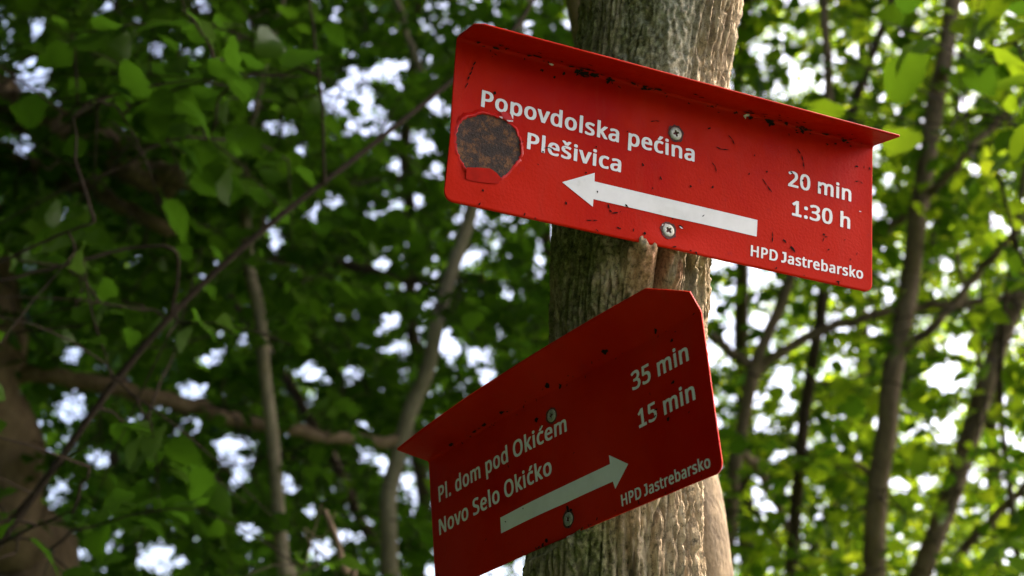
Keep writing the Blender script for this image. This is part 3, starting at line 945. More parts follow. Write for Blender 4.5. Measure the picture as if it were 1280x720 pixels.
    'e': (492, [[(209,-20),(162,-10),(142,-4),(109,13),(79,35),(62,56),(42,90),(25,140),(18,180),(18,244),(25,287),(38,330),(55,364),(74,390),(86,402),(122,428),(166,444),(206,452),(262,452),(302,444),(332,434),(352,424),(366,415),(400,380),(423,334),(434,294),(437,274),(437,204),(432,194),(419,189),(149,188),(146,187),(144,180),(152,144),(165,117),(186,92),(209,76),(232,69),(259,65),(296,69),(326,76),(379,95),(399,95),(409,92),(412,90),(417,77),(417,24),(412,10),(406,6),(342,-15),(299,-21)], [(149,274),(302,272),(309,274),(311,280),(303,310),(287,337),(270,354),(256,361),(242,365),(226,365),(202,358),(189,349),(171,330),(155,304),(148,280)]]),
    'h': (536, [[(56,-12),(46,-8),(42,8),(42,605),(46,618),(60,623),(146,623),(160,618),(165,605),(166,430),(236,450),(313,450),(336,447),(373,436),(403,419),(425,398),(437,378),(451,342),(458,298),(458,5),(453,-8),(440,-13),(353,-13),(340,-8),(335,8),(335,285),(331,312),(321,335),(303,352),(280,363),(250,363),(230,359),(203,343),(182,318),(172,292),(165,242),(165,8),(160,-8),(143,-13)]]),
    'i': (247, [[(58,-12),(48,-8),(43,8),(43,425),(48,438),(61,443),(148,443),(161,438),(166,422),(166,5),(161,-8),(148,-13)], [(84,488),(58,498),(44,512),(36,535),(36,555),(40,572),(47,585),(58,596),(78,603),(128,603),(154,592),(165,578),(172,555),(172,535),(162,508),(151,498),(124,488)]]),
    'k': (468, [[(56,-12),(46,-8),(42,8),(42,605),(46,618),(60,623),(146,623),(160,618),(165,605),(166,301),(173,303),(213,343),(222,355),(303,439),(320,443),(413,443),(426,440),(431,435),(433,428),(428,415),(272,252),(269,245),(440,16),(444,2),(440,-8),(426,-13),(330,-13),(313,-9),(190,156),(183,162),(180,162),(169,155),(165,148),(165,8),(160,-8),(143,-13)]]),
    'l': (247, [[(56,-12),(46,-8),(42,8),(42,605),(46,618),(60,623),(146,623),(160,618),(165,602),(165,5),(160,-8),(146,-13)]]),
    'm': (790, [[(56,-12),(46,-8),(42,8),(42,422),(47,438),(60,443),(133,443),(146,438),(153,426),(156,425),(186,439),(226,450),(313,450),(353,439),(380,426),(403,409),(423,422),(450,436),(483,447),(503,450),(586,450),(626,439),(653,426),(675,408),(690,385),(704,348),(711,305),(711,8),(706,-8),(693,-13),(610,-13),(596,-10),(592,-5),(588,8),(588,298),(584,318),(571,342),(556,356),(543,362),(530,363),(510,362),(496,359),(482,352),(460,329),(446,302),(438,262),(438,8),(433,-8),(413,-13),(333,-13),(320,-8),(315,8),(315,295),(311,315),(301,338),(286,352),(266,362),(240,363),(216,356),(195,338),(179,315),(172,292),(165,245),(165,8),(161,-5),(160,-8),(146,-13)]]),
    'n': (536, [[(56,-12),(46,-8),(42,8),(42,422),(46,438),(60,443),(133,443),(146,438),(153,425),(156,424),(183,436),(233,450),(323,450),(356,442),(383,432),(416,410),(431,392),(441,372),(454,328),(458,298),(458,8),(453,-8),(440,-13),(430,-13),(353,-13),(340,-8),(335,8),(335,285),(331,312),(321,335),(303,352),(280,363),(250,363),(230,359),(206,347),(189,328),(172,292),(165,242),(165,8),(160,-8),(143,-13)]]),
    'o': (525, [[(202,-20),(169,-14),(139,-4),(119,6),(96,22),(71,47),(48,80),(28,130),(18,187),(18,247),(25,290),(38,334),(58,370),(89,405),(112,421),(139,434),(169,444),(212,452),(272,452),(316,444),(346,434),(384,414),(411,390),(440,347),(460,294),(467,254),(467,180),(463,150),(447,97),(433,70),(419,49),(407,37),(392,22),(369,6),(329,-10),(279,-21)], [(224,67),(259,66),(279,73),(303,90),(323,117),(330,130),(341,177),(341,257),(333,290),(323,310),(311,330),(292,348),(276,358),(246,365),(209,358),(191,347),(174,330),(155,297),(144,247),(144,184),(155,134),(172,103),(191,84)]]),
    'p': (533, [[(56,-205),(46,-201),(42,-184),(42,423),(46,439),(60,444),(133,444),(147,439),(153,428),(160,425),(190,440),(233,451),(306,451),(343,443),(376,430),(410,407),(425,393),(441,369),(454,343),(471,283),(475,256),(475,173),(464,119),(444,69),(425,39),(401,16),(366,-5),(336,-15),(296,-22),(246,-22),(220,-18),(176,-3),(166,-3),(165,-184),(160,-201),(143,-206)], [(248,66),(263,64),(280,68),(293,75),(310,89),(324,106),(337,133),(348,179),(348,256),(337,299),(321,329),(303,347),(283,360),(266,364),(246,364),(230,360),(209,349),(192,333),(176,306),(168,276),(168,256),(165,246),(165,196),(168,183),(168,163),(179,119),(192,99),(212,79),(233,68)]]),
    'r': (371, [[(56,-12),(46,-8),(42,8),(42,422),(46,438),(60,443),(133,443),(147,438),(156,417),(196,439),(230,450),(320,450),(336,444),(340,442),(344,432),(345,422),(338,372),(333,358),(316,353),(300,353),(266,360),(246,356),(213,337),(193,316),(176,288),(165,245),(165,8),(160,-8),(143,-13)]]),
    's': (424, [[(123,-20),(69,-10),(39,0),(19,10),(14,24),(14,34),(14,77),(19,90),(33,95),(56,95),(116,73),(169,62),(186,62),(209,66),(234,77),(247,90),(254,114),(250,127),(243,138),(226,151),(203,164),(123,196),(69,223),(53,235),(36,253),(25,270),(14,310),(14,337),(18,357),(35,394),(55,414),(93,434),(139,448),(169,452),(236,452),(266,448),(313,438),(359,420),(363,404),(347,360),(339,347),(336,345),(326,342),(296,342),(249,358),(216,365),(179,365),(149,352),(138,340),(134,327),(141,310),(166,290),(216,266),(266,248),(319,221),(333,212),(353,191),(363,174),(374,134),(374,97),(363,60),(357,47),(341,27),(319,10),(293,-4),(273,-10),(219,-21)]]),
    't': (329, [[(161,-20),(134,-14),(101,0),(80,17),(60,50),(50,80),(46,110),(46,357),(41,362),(4,362),(-6,365),(-9,367),(-14,380),(-14,404),(-9,417),(-6,421),(51,449),(77,534),(81,538),(94,542),(151,542),(164,537),(169,524),(170,450),(171,444),(278,442),(291,437),(296,424),(296,380),(291,367),(278,362),(174,362),(170,357),(170,134),(174,100),(181,86),(198,70),(208,65),(228,65),(258,72),(278,72),(294,67),(299,54),(299,7),(291,-7),(258,-18),(234,-21)]]),
    'v': (447, [[(152,-12),(138,-5),(124,28),(-16,398),(-25,428),(-22,438),(-8,443),(2,443),(85,443),(98,438),(198,165),(202,155),(205,154),(308,438),(328,443),(415,443),(428,438),(432,425),(426,405),(269,-5),(265,-9),(252,-13)]]),
    'ć': (425, [[(199,-20),(166,-14),(136,-4),(119,3),(91,20),(66,46),(52,67),(38,94),(24,140),(17,190),(17,244),(21,270),(28,304),(38,334),(59,371),(89,405),(119,425),(159,441),(189,448),(206,449),(216,452),(279,452),(309,448),(369,431),(380,424),(383,410),(370,370),(359,347),(346,342),(326,342),(269,358),(252,362),(232,362),(209,355),(182,337),(162,310),(152,287),(144,247),(144,184),(152,144),(165,114),(189,85),(209,73),(222,69),(242,67),(269,69),(299,76),(339,92),(359,92),(372,87),(377,70),(377,20),(373,7),(356,-4),(309,-18),(282,-21)], [(172,473),(162,477),(158,487),(162,504),(213,580),(239,624),(252,628),(349,629),(369,623),(373,607),(367,590),(356,576),(327,544),(276,492),(259,479),(242,472)]]),
    'š': (424, [[(123,-20),(69,-10),(39,0),(19,10),(14,24),(14,34),(14,77),(19,90),(33,95),(56,95),(116,73),(169,62),(186,62),(209,66),(234,77),(247,90),(254,114),(250,127),(243,138),(226,151),(203,164),(123,196),(69,223),(53,235),(36,253),(25,270),(14,310),(14,337),(18,357),(35,394),(55,414),(93,434),(139,448),(169,452),(236,452),(266,448),(313,438),(359,420),(363,404),(347,360),(339,347),(336,345),(326,342),(296,342),(249,358),(216,365),(179,365),(149,352),(138,340),(134,327),(141,310),(166,290),(216,266),(266,248),(319,221),(333,212),(353,191),(363,174),(374,134),(374,97),(363,60),(357,47),(341,27),(319,10),(293,-4),(273,-10),(219,-21)], [(143,473),(133,477),(101,520),(36,593),(31,610),(36,624),(49,628),(119,628),(140,617),(189,577),(193,577),(207,587),(249,621),(266,628),(336,628),(349,623),(354,610),(349,593),(288,527),(250,477),(233,472)]]),
}


def text_bm(body):
    """bold sign lettering from the outlines above (thousandths of an em)"""
    cu = bpy.data.curves.new('t', 'CURVE')
    cu.dimensions = '2D'
    cu.fill_mode = 'BOTH'
    x = 0
    for c in body:
        if c == ' ':
            x += 235
            continue
        adv, outs = GLYPHS[c]
        for p in outs:
            sp = cu.splines.new('POLY')
            sp.points.add(len(p) - 1)
            for q, (u, v) in zip(sp.points, p):
                q.co = ((x + u) / 1000, v / 1000, 0, 1)
            sp.use_cyclic_u = True
        x += adv
    o = bpy.data.objects.new('t', cu)
    COL.objects.link(o)
    dg = bpy.context.evaluated_depsgraph_get()
    me = bpy.data.meshes.new_from_object(o.evaluated_get(dg), depsgraph=dg)
    bm = bmesh.new()
    bm.from_mesh(me)
    bpy.data.objects.remove(o)
    bpy.data.curves.remove(cu)
    bpy.data.meshes.remove(me)
    return bm


def extent(bm):
    a = np.array([v.co[:2] for v in bm.verts])
    return a.min(0), a.max(0)


def lettering(sheet, sign, body, x0, x1, base0, base1, cap):
    bm = text_bm(body)
    lo, hi = extent(bm)
    hb = text_bm('H')
    hlo, hhi = extent(hb)
    hb.free()
    sx = (x1 - x0) / (hi[0] - lo[0])
    sy = cap / (hhi[1] - hlo[1])
    for v in bm.verts:
        X = x0 + (v.co.x - lo[0]) * sx
        v.co.y = base0 + (base1 - base0) * (X - x0) / (x1 - x0) + (v.co.y - hlo[1]) * sy
        v.co.x = X
        v.co.z = 0
    drape(bm, sheet, 0.00035, 0.008)
    return bm_obj('lettering', bm, WHITE, sign)


def screw(sheet, sign, u, t, r=0.0060, spin=0.3, mat=None):
    bm = bmesh.new()
    n = 28
    c0 = sheet.world(u, t, 0)
    e = 0.001
    ax = unit(sheet.world(u + e, t, 0) - c0)
    ay = unit(sheet.world(u, t + e, 0) - c0)
    az = np.cross(ax, ay)                      # outward
    if np.dot(az, CAM - c0) < 0:
        az = -az
    def pt(x, y, z):
        return bm.verts.new(c0 + ax * x + ay * y + az * z)
    rings = []
    for rr, z in ((r, -0.0004), (r * 1.0, 0.0007), (r * 0.88, 0.0013), (r * 0.66, 0.0016)):
        rings.append([pt(rr * math.cos(2 * math.pi * i / n), rr * math.sin(2 * math.pi * i / n), z) for i in range(n)])
    # pozidriv recess
    cross = []
    a, b = r * 0.52, r * 0.13
    prof = [(a, -b), (a, b), (b * 1.5, b * 1.5)]
    for q in range(4):
        w = spin + q * math.pi / 2
        for x, y in prof:
            cross.append((x * math.cos(w) - y * math.sin(w), x * math.sin(w) + y * math.cos(w)))
    top = [pt(x, y, 0.0016) for x, y in cross]
    bot = [pt(x * 0.7, y * 0.7, -0.0010) for x, y in cross]
    for A, B in zip(rings[:-1], rings[1:]):
        for i in range(n):
            bm.faces.new((A[i], A[(i + 1) % n], B[(i + 1) % n], B[i]))
    m = len(cross)
    for i in range(m):
        bm.faces.new((top[i], top[(i + 1) % m], bot[(i + 1) % m], bot[i]))
    edges = [bm.edges.get((rings[-1][i], rings[-1][(i + 1) % n])) for i in range(n)] + [bm.edges.get((top[i], top[(i + 1) % m])) for i in range(m)]
    bmesh.ops.triangle_fill(bm, edges=edges, use_beauty=True)
    bmesh.ops.recalc_face_normals(bm, faces=bm.faces[:])
    head = bm_obj('screw', bm, mat or GALV, sign)
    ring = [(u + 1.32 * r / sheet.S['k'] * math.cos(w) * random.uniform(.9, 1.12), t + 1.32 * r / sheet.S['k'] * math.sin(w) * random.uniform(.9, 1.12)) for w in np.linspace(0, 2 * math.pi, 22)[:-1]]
    shadow_bm = polygon_on(sheet, [ring], 0.00042, 0.004)  # dark annulus paints the gap shadow under the head, plus ring stain
    bm_obj('stain_shadow_ring', shadow_bm, STAIN_SHADOW, sign)
    fb = bmesh.new()
    fb.faces.new([fb.verts.new(c0 + ax * x * 0.86 + ay * y * 0.86 + az * 0.0006) for x, y in cross])
    me = bpy.data.meshes.new('recess')
    fb.to_mesh(me)
    fb.free()
    child('recess', me, CHIP, head)
    return head


def blob_outline(u, t, a, b, ang, n=9, rough=0.45):
    out = []
    for i in range(n):
        w = 2 * math.pi * i / n
        k = 1 + rough * (random.random() - 0.5) * 2
        x, y = a * k * math.cos(w), b * k * math.sin(w)
        out.append((u + x * math.cos(ang) - y * math.sin(ang), t + x * math.sin(ang) + y * math.cos(ang)))
    return out


def plate(sheet, sign, chamfer_left, chamfer_right, slope=0.9):
    S = sheet.S
    W, h = S['W'], S['h']
    us = np.unique(np.concatenate([np.linspace(-W / 2, W / 2, 181), [-W / 2 + x for x in (0.0005, 0.0015, 0.003, 0.005, 0.008)], [W / 2 - x for x in (0.0005, 0.0015, 0.003, 0.005, 0.008)]]))
    s = np.concatenate([np.linspace(0, 1, 70)])
    rc = 0.008
    V = []
    tt = np.concatenate([np.linspace(-h / 2, sheet.t0, 64), np.linspace(sheet.t0, sheet.t0 + sheet.arc, 8)[1:], np.linspace(sheet.t0 + sheet.arc, sheet.t1, 14)[1:]])
    for u in us:
        e = W / 2 - abs(u)
        lift = rc - math.sqrt(max(rc * rc - max(rc - e, 0) ** 2, 0))
        ch = chamfer_left if u < 0 else chamfer_right
        cut = max(0, ch - e) * (slope if u > 0 else 0.9)
        lo, hi = -h / 2 + lift, sheet.t1 - cut
        t = np.where(tt < 0, tt * (lo / (-h / 2)), tt)
        f = t > sheet.t0 + sheet.arc
        t = np.where(f, sheet.t0 + sheet.arc + (t - sheet.t0 - sheet.arc) * (hi - sheet.t0 - sheet.arc) / (sheet.t1 - sheet.t0 - sheet.arc), t)
        V.append(sheet.world(u, t))
    V = np.array(V)
    a, b = V.shape[:2]
    i = np.arange(a * b).reshape(a, b)
    F = np.stack([i[:-1, :-1].ravel(), i[1:, :-1].ravel(), i[1:, 1:].ravel(), i[:-1, 1:].ravel()], 1)
    me = mesh_np('plate', V.reshape(-1, 3), F)
    o = child('plate', me, RED, sign)
    md = o.modifiers.new('thickness', 'SOLIDIFY')
    md.thickness = 0.0014
    md.offset = -1
    me.materials.append(BACK)
    md.material_offset = 1
    return o


def mm(poly):
    return [(x / 1000, y / 1000) for x, y in poly]


def chips(sheet, sign, spots, rnd, name='paint_chips', mat=None, off=0.00055):
    polys = []
    for (u, t, a, b, ang) in spots:
        polys.append(blob_outline(u / 1000, t / 1000, a * 1.15 / 1000, b * 1.2 / 1000, math.radians(ang)))
    for _ in range(rnd):
        u = random.uniform(-196, 196)
        t = random.choice([random.uniform(-66, 62), random.uniform(61, 72), random.uniform(62, 70), random.uniform(-66.5, -63)])
        a = random.uniform(0.4, 1.0)
        polys.append(blob_outline(u / 1000, t / 1000, a / 1000 * random.uniform(1, 2.6), a / 1000 * 0.7, random.uniform(0, 3.14), 6))
    bm = polygon_on(sheet, polys, off, 0)
    o = bm_obj(name, bm, mat or CHIP, sign)
    o['kind'] = 'stuff'
    return o


def build_upper():
    S = SIGN1
    sign = thing('trail_sign', 'bright red metal trail sign with a rust patch, arrow pointing left, on the trunk', 'sign', S['c'], 'red trail signs on the trunk')
    dents = [(0.0, 0.0335, 0.020, 0.016, -0.0014), (-0.0034, -0.0515, 0.016, 0.013, -0.0016), (-0.199, -0.016, 0.010, 0.030, 0.0022),
             (-0.165, -0.017, 0.040, 0.030, 0.0010), (-0.168, -0.050, 0.030, 0.010, 0.0008), (0.07, 0.0, 0.07, 0.05, 0.0009), (-0.08, 0.03, 0.06, 0.05, -0.0007),
             (0.0, -0.066, 0.03, 0.012, 0.0018), (0.15, -0.04, 0.05, 0.04, -0.0006), (0.19, 0.02, 0.02, 0.06, -0.0008)]
    sh = Sheet(S, dents)
    plate(sh, sign, 0.006, 0.0015)
    lettering(sh, sign, 'Popovdolska pećina', -0.1757, 0.0180, 0.0150, 0.0122, 0.0140)
    lettering(sh, sign, 'Plešivica', -0.1343, -0.0498, -0.0107, -0.0118, 0.0138)
    lettering(sh, sign, '20 min', 0.1108, 0.1773, 0.0110, 0.0110, 0.0140)
    lettering(sh, sign, '1:30 h', 0.1155, 0.1764, -0.0144, -0.0142, 0.0137)
    lettering(sh, sign, 'HPD Jastrebarsko', 0.0753, 0.1903, -0.0582, -0.0567, 0.0095)
    arrow = mm([(-101.6, -31.4), (-73.3, -17.4), (-73.1, -24.6), (80.8, -25.8), (80.5, -40.3), (-73.2, -39.6), (-73.4, -46.0)])
    bm_obj('arrow', polygon_on(sh, [arrow], 0.00035, 0.008), WHITE, sign)
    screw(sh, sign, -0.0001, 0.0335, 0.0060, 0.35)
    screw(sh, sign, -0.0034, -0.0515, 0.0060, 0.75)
    # rust where the paint has burst away, its curled rim and the flap left hanging
    rust = [(-190.8, -0.3), (-182, 5.2), (-173.5, 9.4), (-164.4, 9.3), (-154.0, 7.8), (-145.5, 3.1), (-141.8, -3.5), (-139.9, -10.1), (-139.6, -16), (-140.3, -21.3), (-146.5, -30.5), (-150.5, -36), (-155.4, -40.1),
            (-160, -37.5), (-165.4, -35.7), (-174, -37.2), (-184.1, -39.0), (-187.9, -34.2), (-191.5, -29), (-193.2, -24.3), (-194.6, -18), (-194.8, -11.6), (-193.4, -5)]
    dense = []
    for (x0, y0), (x1, y1) in zip(rust, rust[1:] + rust[:1]):
        for k in range(4):
            f = k / 4
            j = 0.3 if k == 0 else 0.75
            dense.append((x0 + (x1 - x0) * f + random.uniform(-j, j), y0 + (y1 - y0) * f + random.uniform(-j, j)))
    bm_obj('rust_patch', polygon_on(sh, [mm(dense)], 0.00045, 0.004), RUST, sign, True)
    cx, cy = -167.5, -15.0
    ring, n = [], len(dense)
    bm = bmesh.new()
    rows = []
    for k, (w_in, hgt) in enumerate(((-0.3, 0.0003), (0.1, 0.0016), (0.9, 0.0013), (2.4, 0.0001))):
        row = []
        for q, (x, y) in enumerate(dense):
            dx, dy = x - cx, y - cy
            L = math.hypot(dx, dy)
            ang = math.atan2(dy, dx)
            amp = 0.55 + 0.45 * math.sin(3 * ang + 1.0) + 0.25 * math.sin(11 * ang)
            if 1.0 < ang < 2.7:
                amp += 0.9                                  # thick curl over the top left
            amp = max(amp, 0.15)
            w = w_in * (0.6 + 0.6 * amp)
            uu, vv = (x + dx / L * w) / 1000, (y + dy / L * w) / 1000
            uu = max(uu, -0.1995)
            row.append(bm.verts.new(sh.world(uu, vv, hgt * amp)))
        rows.append(row)
    for A, B in zip(rows[:-1], rows[1:]):
        for q in range(n):
            bm.faces.new((A[q], A[(q + 1) % n], B[(q + 1) % n], B[q]))
    bm_obj('paint_rim', bm, TORN, sign, True)
    flap = mm([(-184.6, -38.5), (-175, -36.6), (-165.4, -35.4), (-160, -37.4), (-155.2, -40.6), (-157.0, -45.2), (-164, -46.2), (-170.2, -46.9), (-178, -47.4), (-183.8, -47.0)])
    bm_obj('paint_flap', polygon_on(sh, [flap], lambda u, t: 0.0006 + max(0, (t + 0.0472)) * 0.28, 0.003), TORN, sign, True)
    notch = mm([(-159.5, 13.5), (-156, 15.4), (-150.5, 15.0), (-148.0, 9.5), (-149.5, 8.2), (-155, 8.6)])
    bm_obj('paint_flap', polygon_on(sh, [notch], lambda u, t: 0.0006 + max(0, (0.0155 - t)) * 0.18, 0.003), TORN, sign, True)
    bm_obj('primer_edge', polygon_on(sh, [mm([(-154.2, 8.2), (-148.2, 9.0), (-148.6, 7.9), (-152.6, 7.1)]), mm([(-160.8, 9.6), (-157.8, 10.0), (-157.6, 8.2), (-158.6, 8.4)])], 0.0022, 0), PRIMER, sign)
    face = [(-120, -10), (-81, -19), (-97, -48), (-43, -39), (-49, -59), (-36, -58), (-26, -59), (-30, -1), (-13, -9), (15, -10), (31, 45), (149, -25), (-114, 55), (-106, 60), (-125, 58), (183, 45), (151, 58),
            (176, 62), (89, 19), (197, 46), (8, -46), (0, -41), (126, 19), (-165, 29), (-169, -53), (114, 24), (144, 17), (36, -6)]
    spots = [(u, t, random.uniform(0.7, 1.5), random.uniform(0.5, 0.9), random.uniform(0, 180)) for u, t in face]
    spots += [(u, t, 1.9, 0.45, 66) for u, t in ((-184, 49), (-185.3, 45), (-186.6, 40.5), (-187.8, 36), (-189.2, 29))]
    def scratch(pts, w=0.38):
        return [((x0 + x1) / 2, (y0 + y1) / 2, math.hypot(x1 - x0, y1 - y0) / 2 * 0.85, w, math.degrees(math.atan2(y1 - y0, x1 - x0))) for (x0, y0), (x1, y1) in zip(pts[:-1], pts[1:])]
    spots += scratch([(-60, -41), (-59, -45), (-56, -47.5), (-51, -46.5)], 0.5) + scratch([(-79, -58.5), (-73, -57.5), (-69, -56.5)]) + scratch([(50, 43), (54, 40), (56, 36)]) + scratch([(38, 30), (43, 29), (50, 30)])
    spots += scratch([(34, 16), (38, 12), (39, 7)]) + scratch([(119, 47), (124, 42), (126, 36), (127, 30)], 0.5) + scratch([(84, 12), (89, 7), (94, 2)], 0.5) + scratch([(96, -33), (96.5, -37), (96, -42)], 0.45)
    spots += scratch([(106, -37), (111, -40)], 0.8) + scratch([(114, -41), (119, -46)], 1.0) + scratch([(148, -31), (149, -27), (153, -26)], 0.4) + scratch([(-128, 57.5), (-124, 59)], .6) + scratch([(-25, 38), (-20, 40), (-16, 40.5)])
    spots += scratch([(-120, -7), (-115, -5), (-110, -7)]) + scratch([(180, 30), (186, 32), (190, 30)])
    # along the fold
    for u in [(-183), (-167), (-139), (-133), (-95), (-91), (-87), (-80), (-78), (-66), (-44), (-33), (-20), (66), (70), (89), (92), (122), (126), (106), (148), (168)]:
        spots.append((u, 66.5 + random.uniform(-2.5, 5), random.uniform(1.6, 3.4), random.uniform(0.9, 1.7), random.uniform(-40, 40)))
    for u in (-94, -88, -85, -66, 69, 91, 124, 125):
        spots.append((u + random.uniform(-1, 1), 63.5 + random.uniform(-3, 2), random.uniform(1.0, 2.2), random.uniform(0.8, 1.4), random.uniform(40, 130)))
    for u0 in (-92, -84, -64, -30, 68, 92, 124, 126, 168):
        for _ in range(4):
            spots.append((u0 + random.gauss(0, 5), 66 + random.gauss(0, 2.2), random.uniform(0.8, 2.4), random.uniform(0.5, 1.1), random.uniform(-30, 30)))
    for _ in range(26):
        spots.append((random.uniform(-190, 190), random.uniform(66, 84), random.uniform(0.8, 2.2), random.uniform(0.3, 0.7), random.uniform(-25, 25)))
    chips(sh, sign, spots, 60)
    chips(sh, sign, [(-118, 65.5, 1.8, 0.8, 5), (68, 66.5, 2.6, 1.6, 15), (66, 63.5, 1.6, 1.2, 80), (187, 4, .8, .4, 0), (-6, -47, 1.2, .5, 40), (8, -47, 1.4, .4, -30), (-9, -48, 1.0, .4, 60)], 0, 'bare_spots', PRIMER, 0.0007)
    return sign


def build_lower():
    S = SIGN2
    sign = thing('trail_sign', 'shaded dark red metal trail sign, arrow pointing right, lower on the trunk', 'sign', S['c'], 'red trail signs on the trunk')
    dents = [(0.0049, 0.0443, 0.020, 0.016, -0.0012), (0.0137, -0.0527, 0.018, 0.014, -0.0018), (-0.05, 0.03, 0.05, 0.04, 0.0014), (0.06, 0.02, 0.06, 0.05, -0.0008), (-0.08, -0.03, 0.03, 0.05, -0.0012), (0.17, -0.03, 0.03, 0.05, 0.0008)]
    sh = Sheet(S, dents)
    plate(sh, sign, 0.0015, 0.036, 0.55)
    lettering(sh, sign, 'Pl. dom pod Okićem', -0.184, 0.0243, 0.0203, 0.0233, 0.0156)
    lettering(sh, sign, 'Novo Selo Okićko', -0.1866, -0.0005, -0.0118, -0.0080, 0.0156)
    lettering(sh, sign, '35 min', 0.1122, 0.1808, 0.0296, 0.0316, 0.0160)
    lettering(sh, sign, '15 min', 0.1150, 0.1826, -0.0044, -0.0024, 0.0158)
    lettering(sh, sign, 'HPD Jastrebarsko', 0.0844, 0.1888, -0.0620, -0.0602, 0.0098)
    arrow = mm([(97.2, -29.4), (75.0, -14.7), (75.2, -22.6), (-82.7, -24.0), (-83.4, -38.4), (76.6, -38.2), (78.6, -45.2)])
    bm_obj('arrow', polygon_on(sh, [arrow], 0.00035, 0.008), WHITE, sign)
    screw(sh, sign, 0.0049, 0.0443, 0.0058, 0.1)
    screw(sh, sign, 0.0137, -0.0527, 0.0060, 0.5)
    spots = [(-22, -66, 2.2, 1.8, 20), (-16, -63, 1.8, 1.6, 0), (15, -44, 1.2, 2.6, 10), (19, -46, 1.6, 1.2, 30), (14, -58, 1.4, 1.8, 0), (-28, -66, 1.6, .9, 0), (-92, 70, 3, 1.4, 10), (-60, 72, 2.8, 1.5, -10), (-110, 69, 2.6, 1.4, 0),
             (-150, 70, 2.8, 1.5, 10), (10, 72, 3, 2, 30), (22, 66, 2.5, 1.6, 60), (90, 74, 3, 2, 20), (150, 70, 2.2, 1.6, 50), (165, 55, 1.8, 1.1, 30), (160, 20, 1.8, 1.2, 40), (150, -8, 1.9, 1.2, 60), (-15, 47, 2.0, 2.4, 0)]
    chips(sh, sign, spots, 70)
    return sign


build_upper()
build_lower()


# ------------------------------------------------------------------ trees behind
def tree_from(name, label, stems, limbs, regions, bark, leaf=0.085, per=13, big=200, kinds=(0.36, 0.44, 0.2), group=None, tints=(0, 1), cat='tree', sides=10, base_shift=(0, 0)):
    first = P(*stems[0][0][0])
    base = np.array([first[0] + base_shift[0], first[1] + base_shift[1], 0.0])
    t = thing(name, label, cat, base, group)
    wood = Tubes()
    skel = []
    for k, (pts, r0, r1) in enumerate(stems):
        w = [P(*p) for p in pts]
        if k == 0:
            zmid = w[0][2] * 0.45
            w = [base + np.array([0, 0, -0.1]), base * 0.5 + w[0] * 0.5 * np.array([1, 1, 0]) + np.array([0.02, 0, zmid])] + w
        path = catmull(w, 9)
        n = len(path)
        path[2:] += (fbm(path[2:, 0] * 3 + 20 + k, path[2:, 1] * 3, path[2:, 2] * 3, 2)[:, None] - 0.5) * r0 * 1.5
        f = np.linspace(0, 1, n)
        rad = r0 + (r1 - r0) * f
        if k == 0:
            rad = rad * (1 + 0.35 * np.exp(-f * 12))
        wood.add(path, rad, sides, 0.10)
        skel.append(path[n // 4:])
    for pts, r0, r1 in limbs:
        path = catmull([P(*p) for p in pts], 7)
        path[1:] += rng.normal(size=(len(path) - 1, 3)) * r0 * 0.25
        wood.add(path, np.linspace(r0, r1, len(path)), 8, 0.12)
        skel.append(path)
    fw = Tubes()
    if regions:
        foliage(t, fw, skel, [(P(*c), rad, int(n * (2.1 if c[0] < 640 else 1.6))) for c, rad, n in regions], leaf, per, kinds, big, tints)
    child('trunk', wood.mesh('trunk'), bark, t)
    if regions:
        o = child('branches', fw.mesh('branches'), BARK_TWIG, t)
        o['kind'] = 'stuff'
    return t


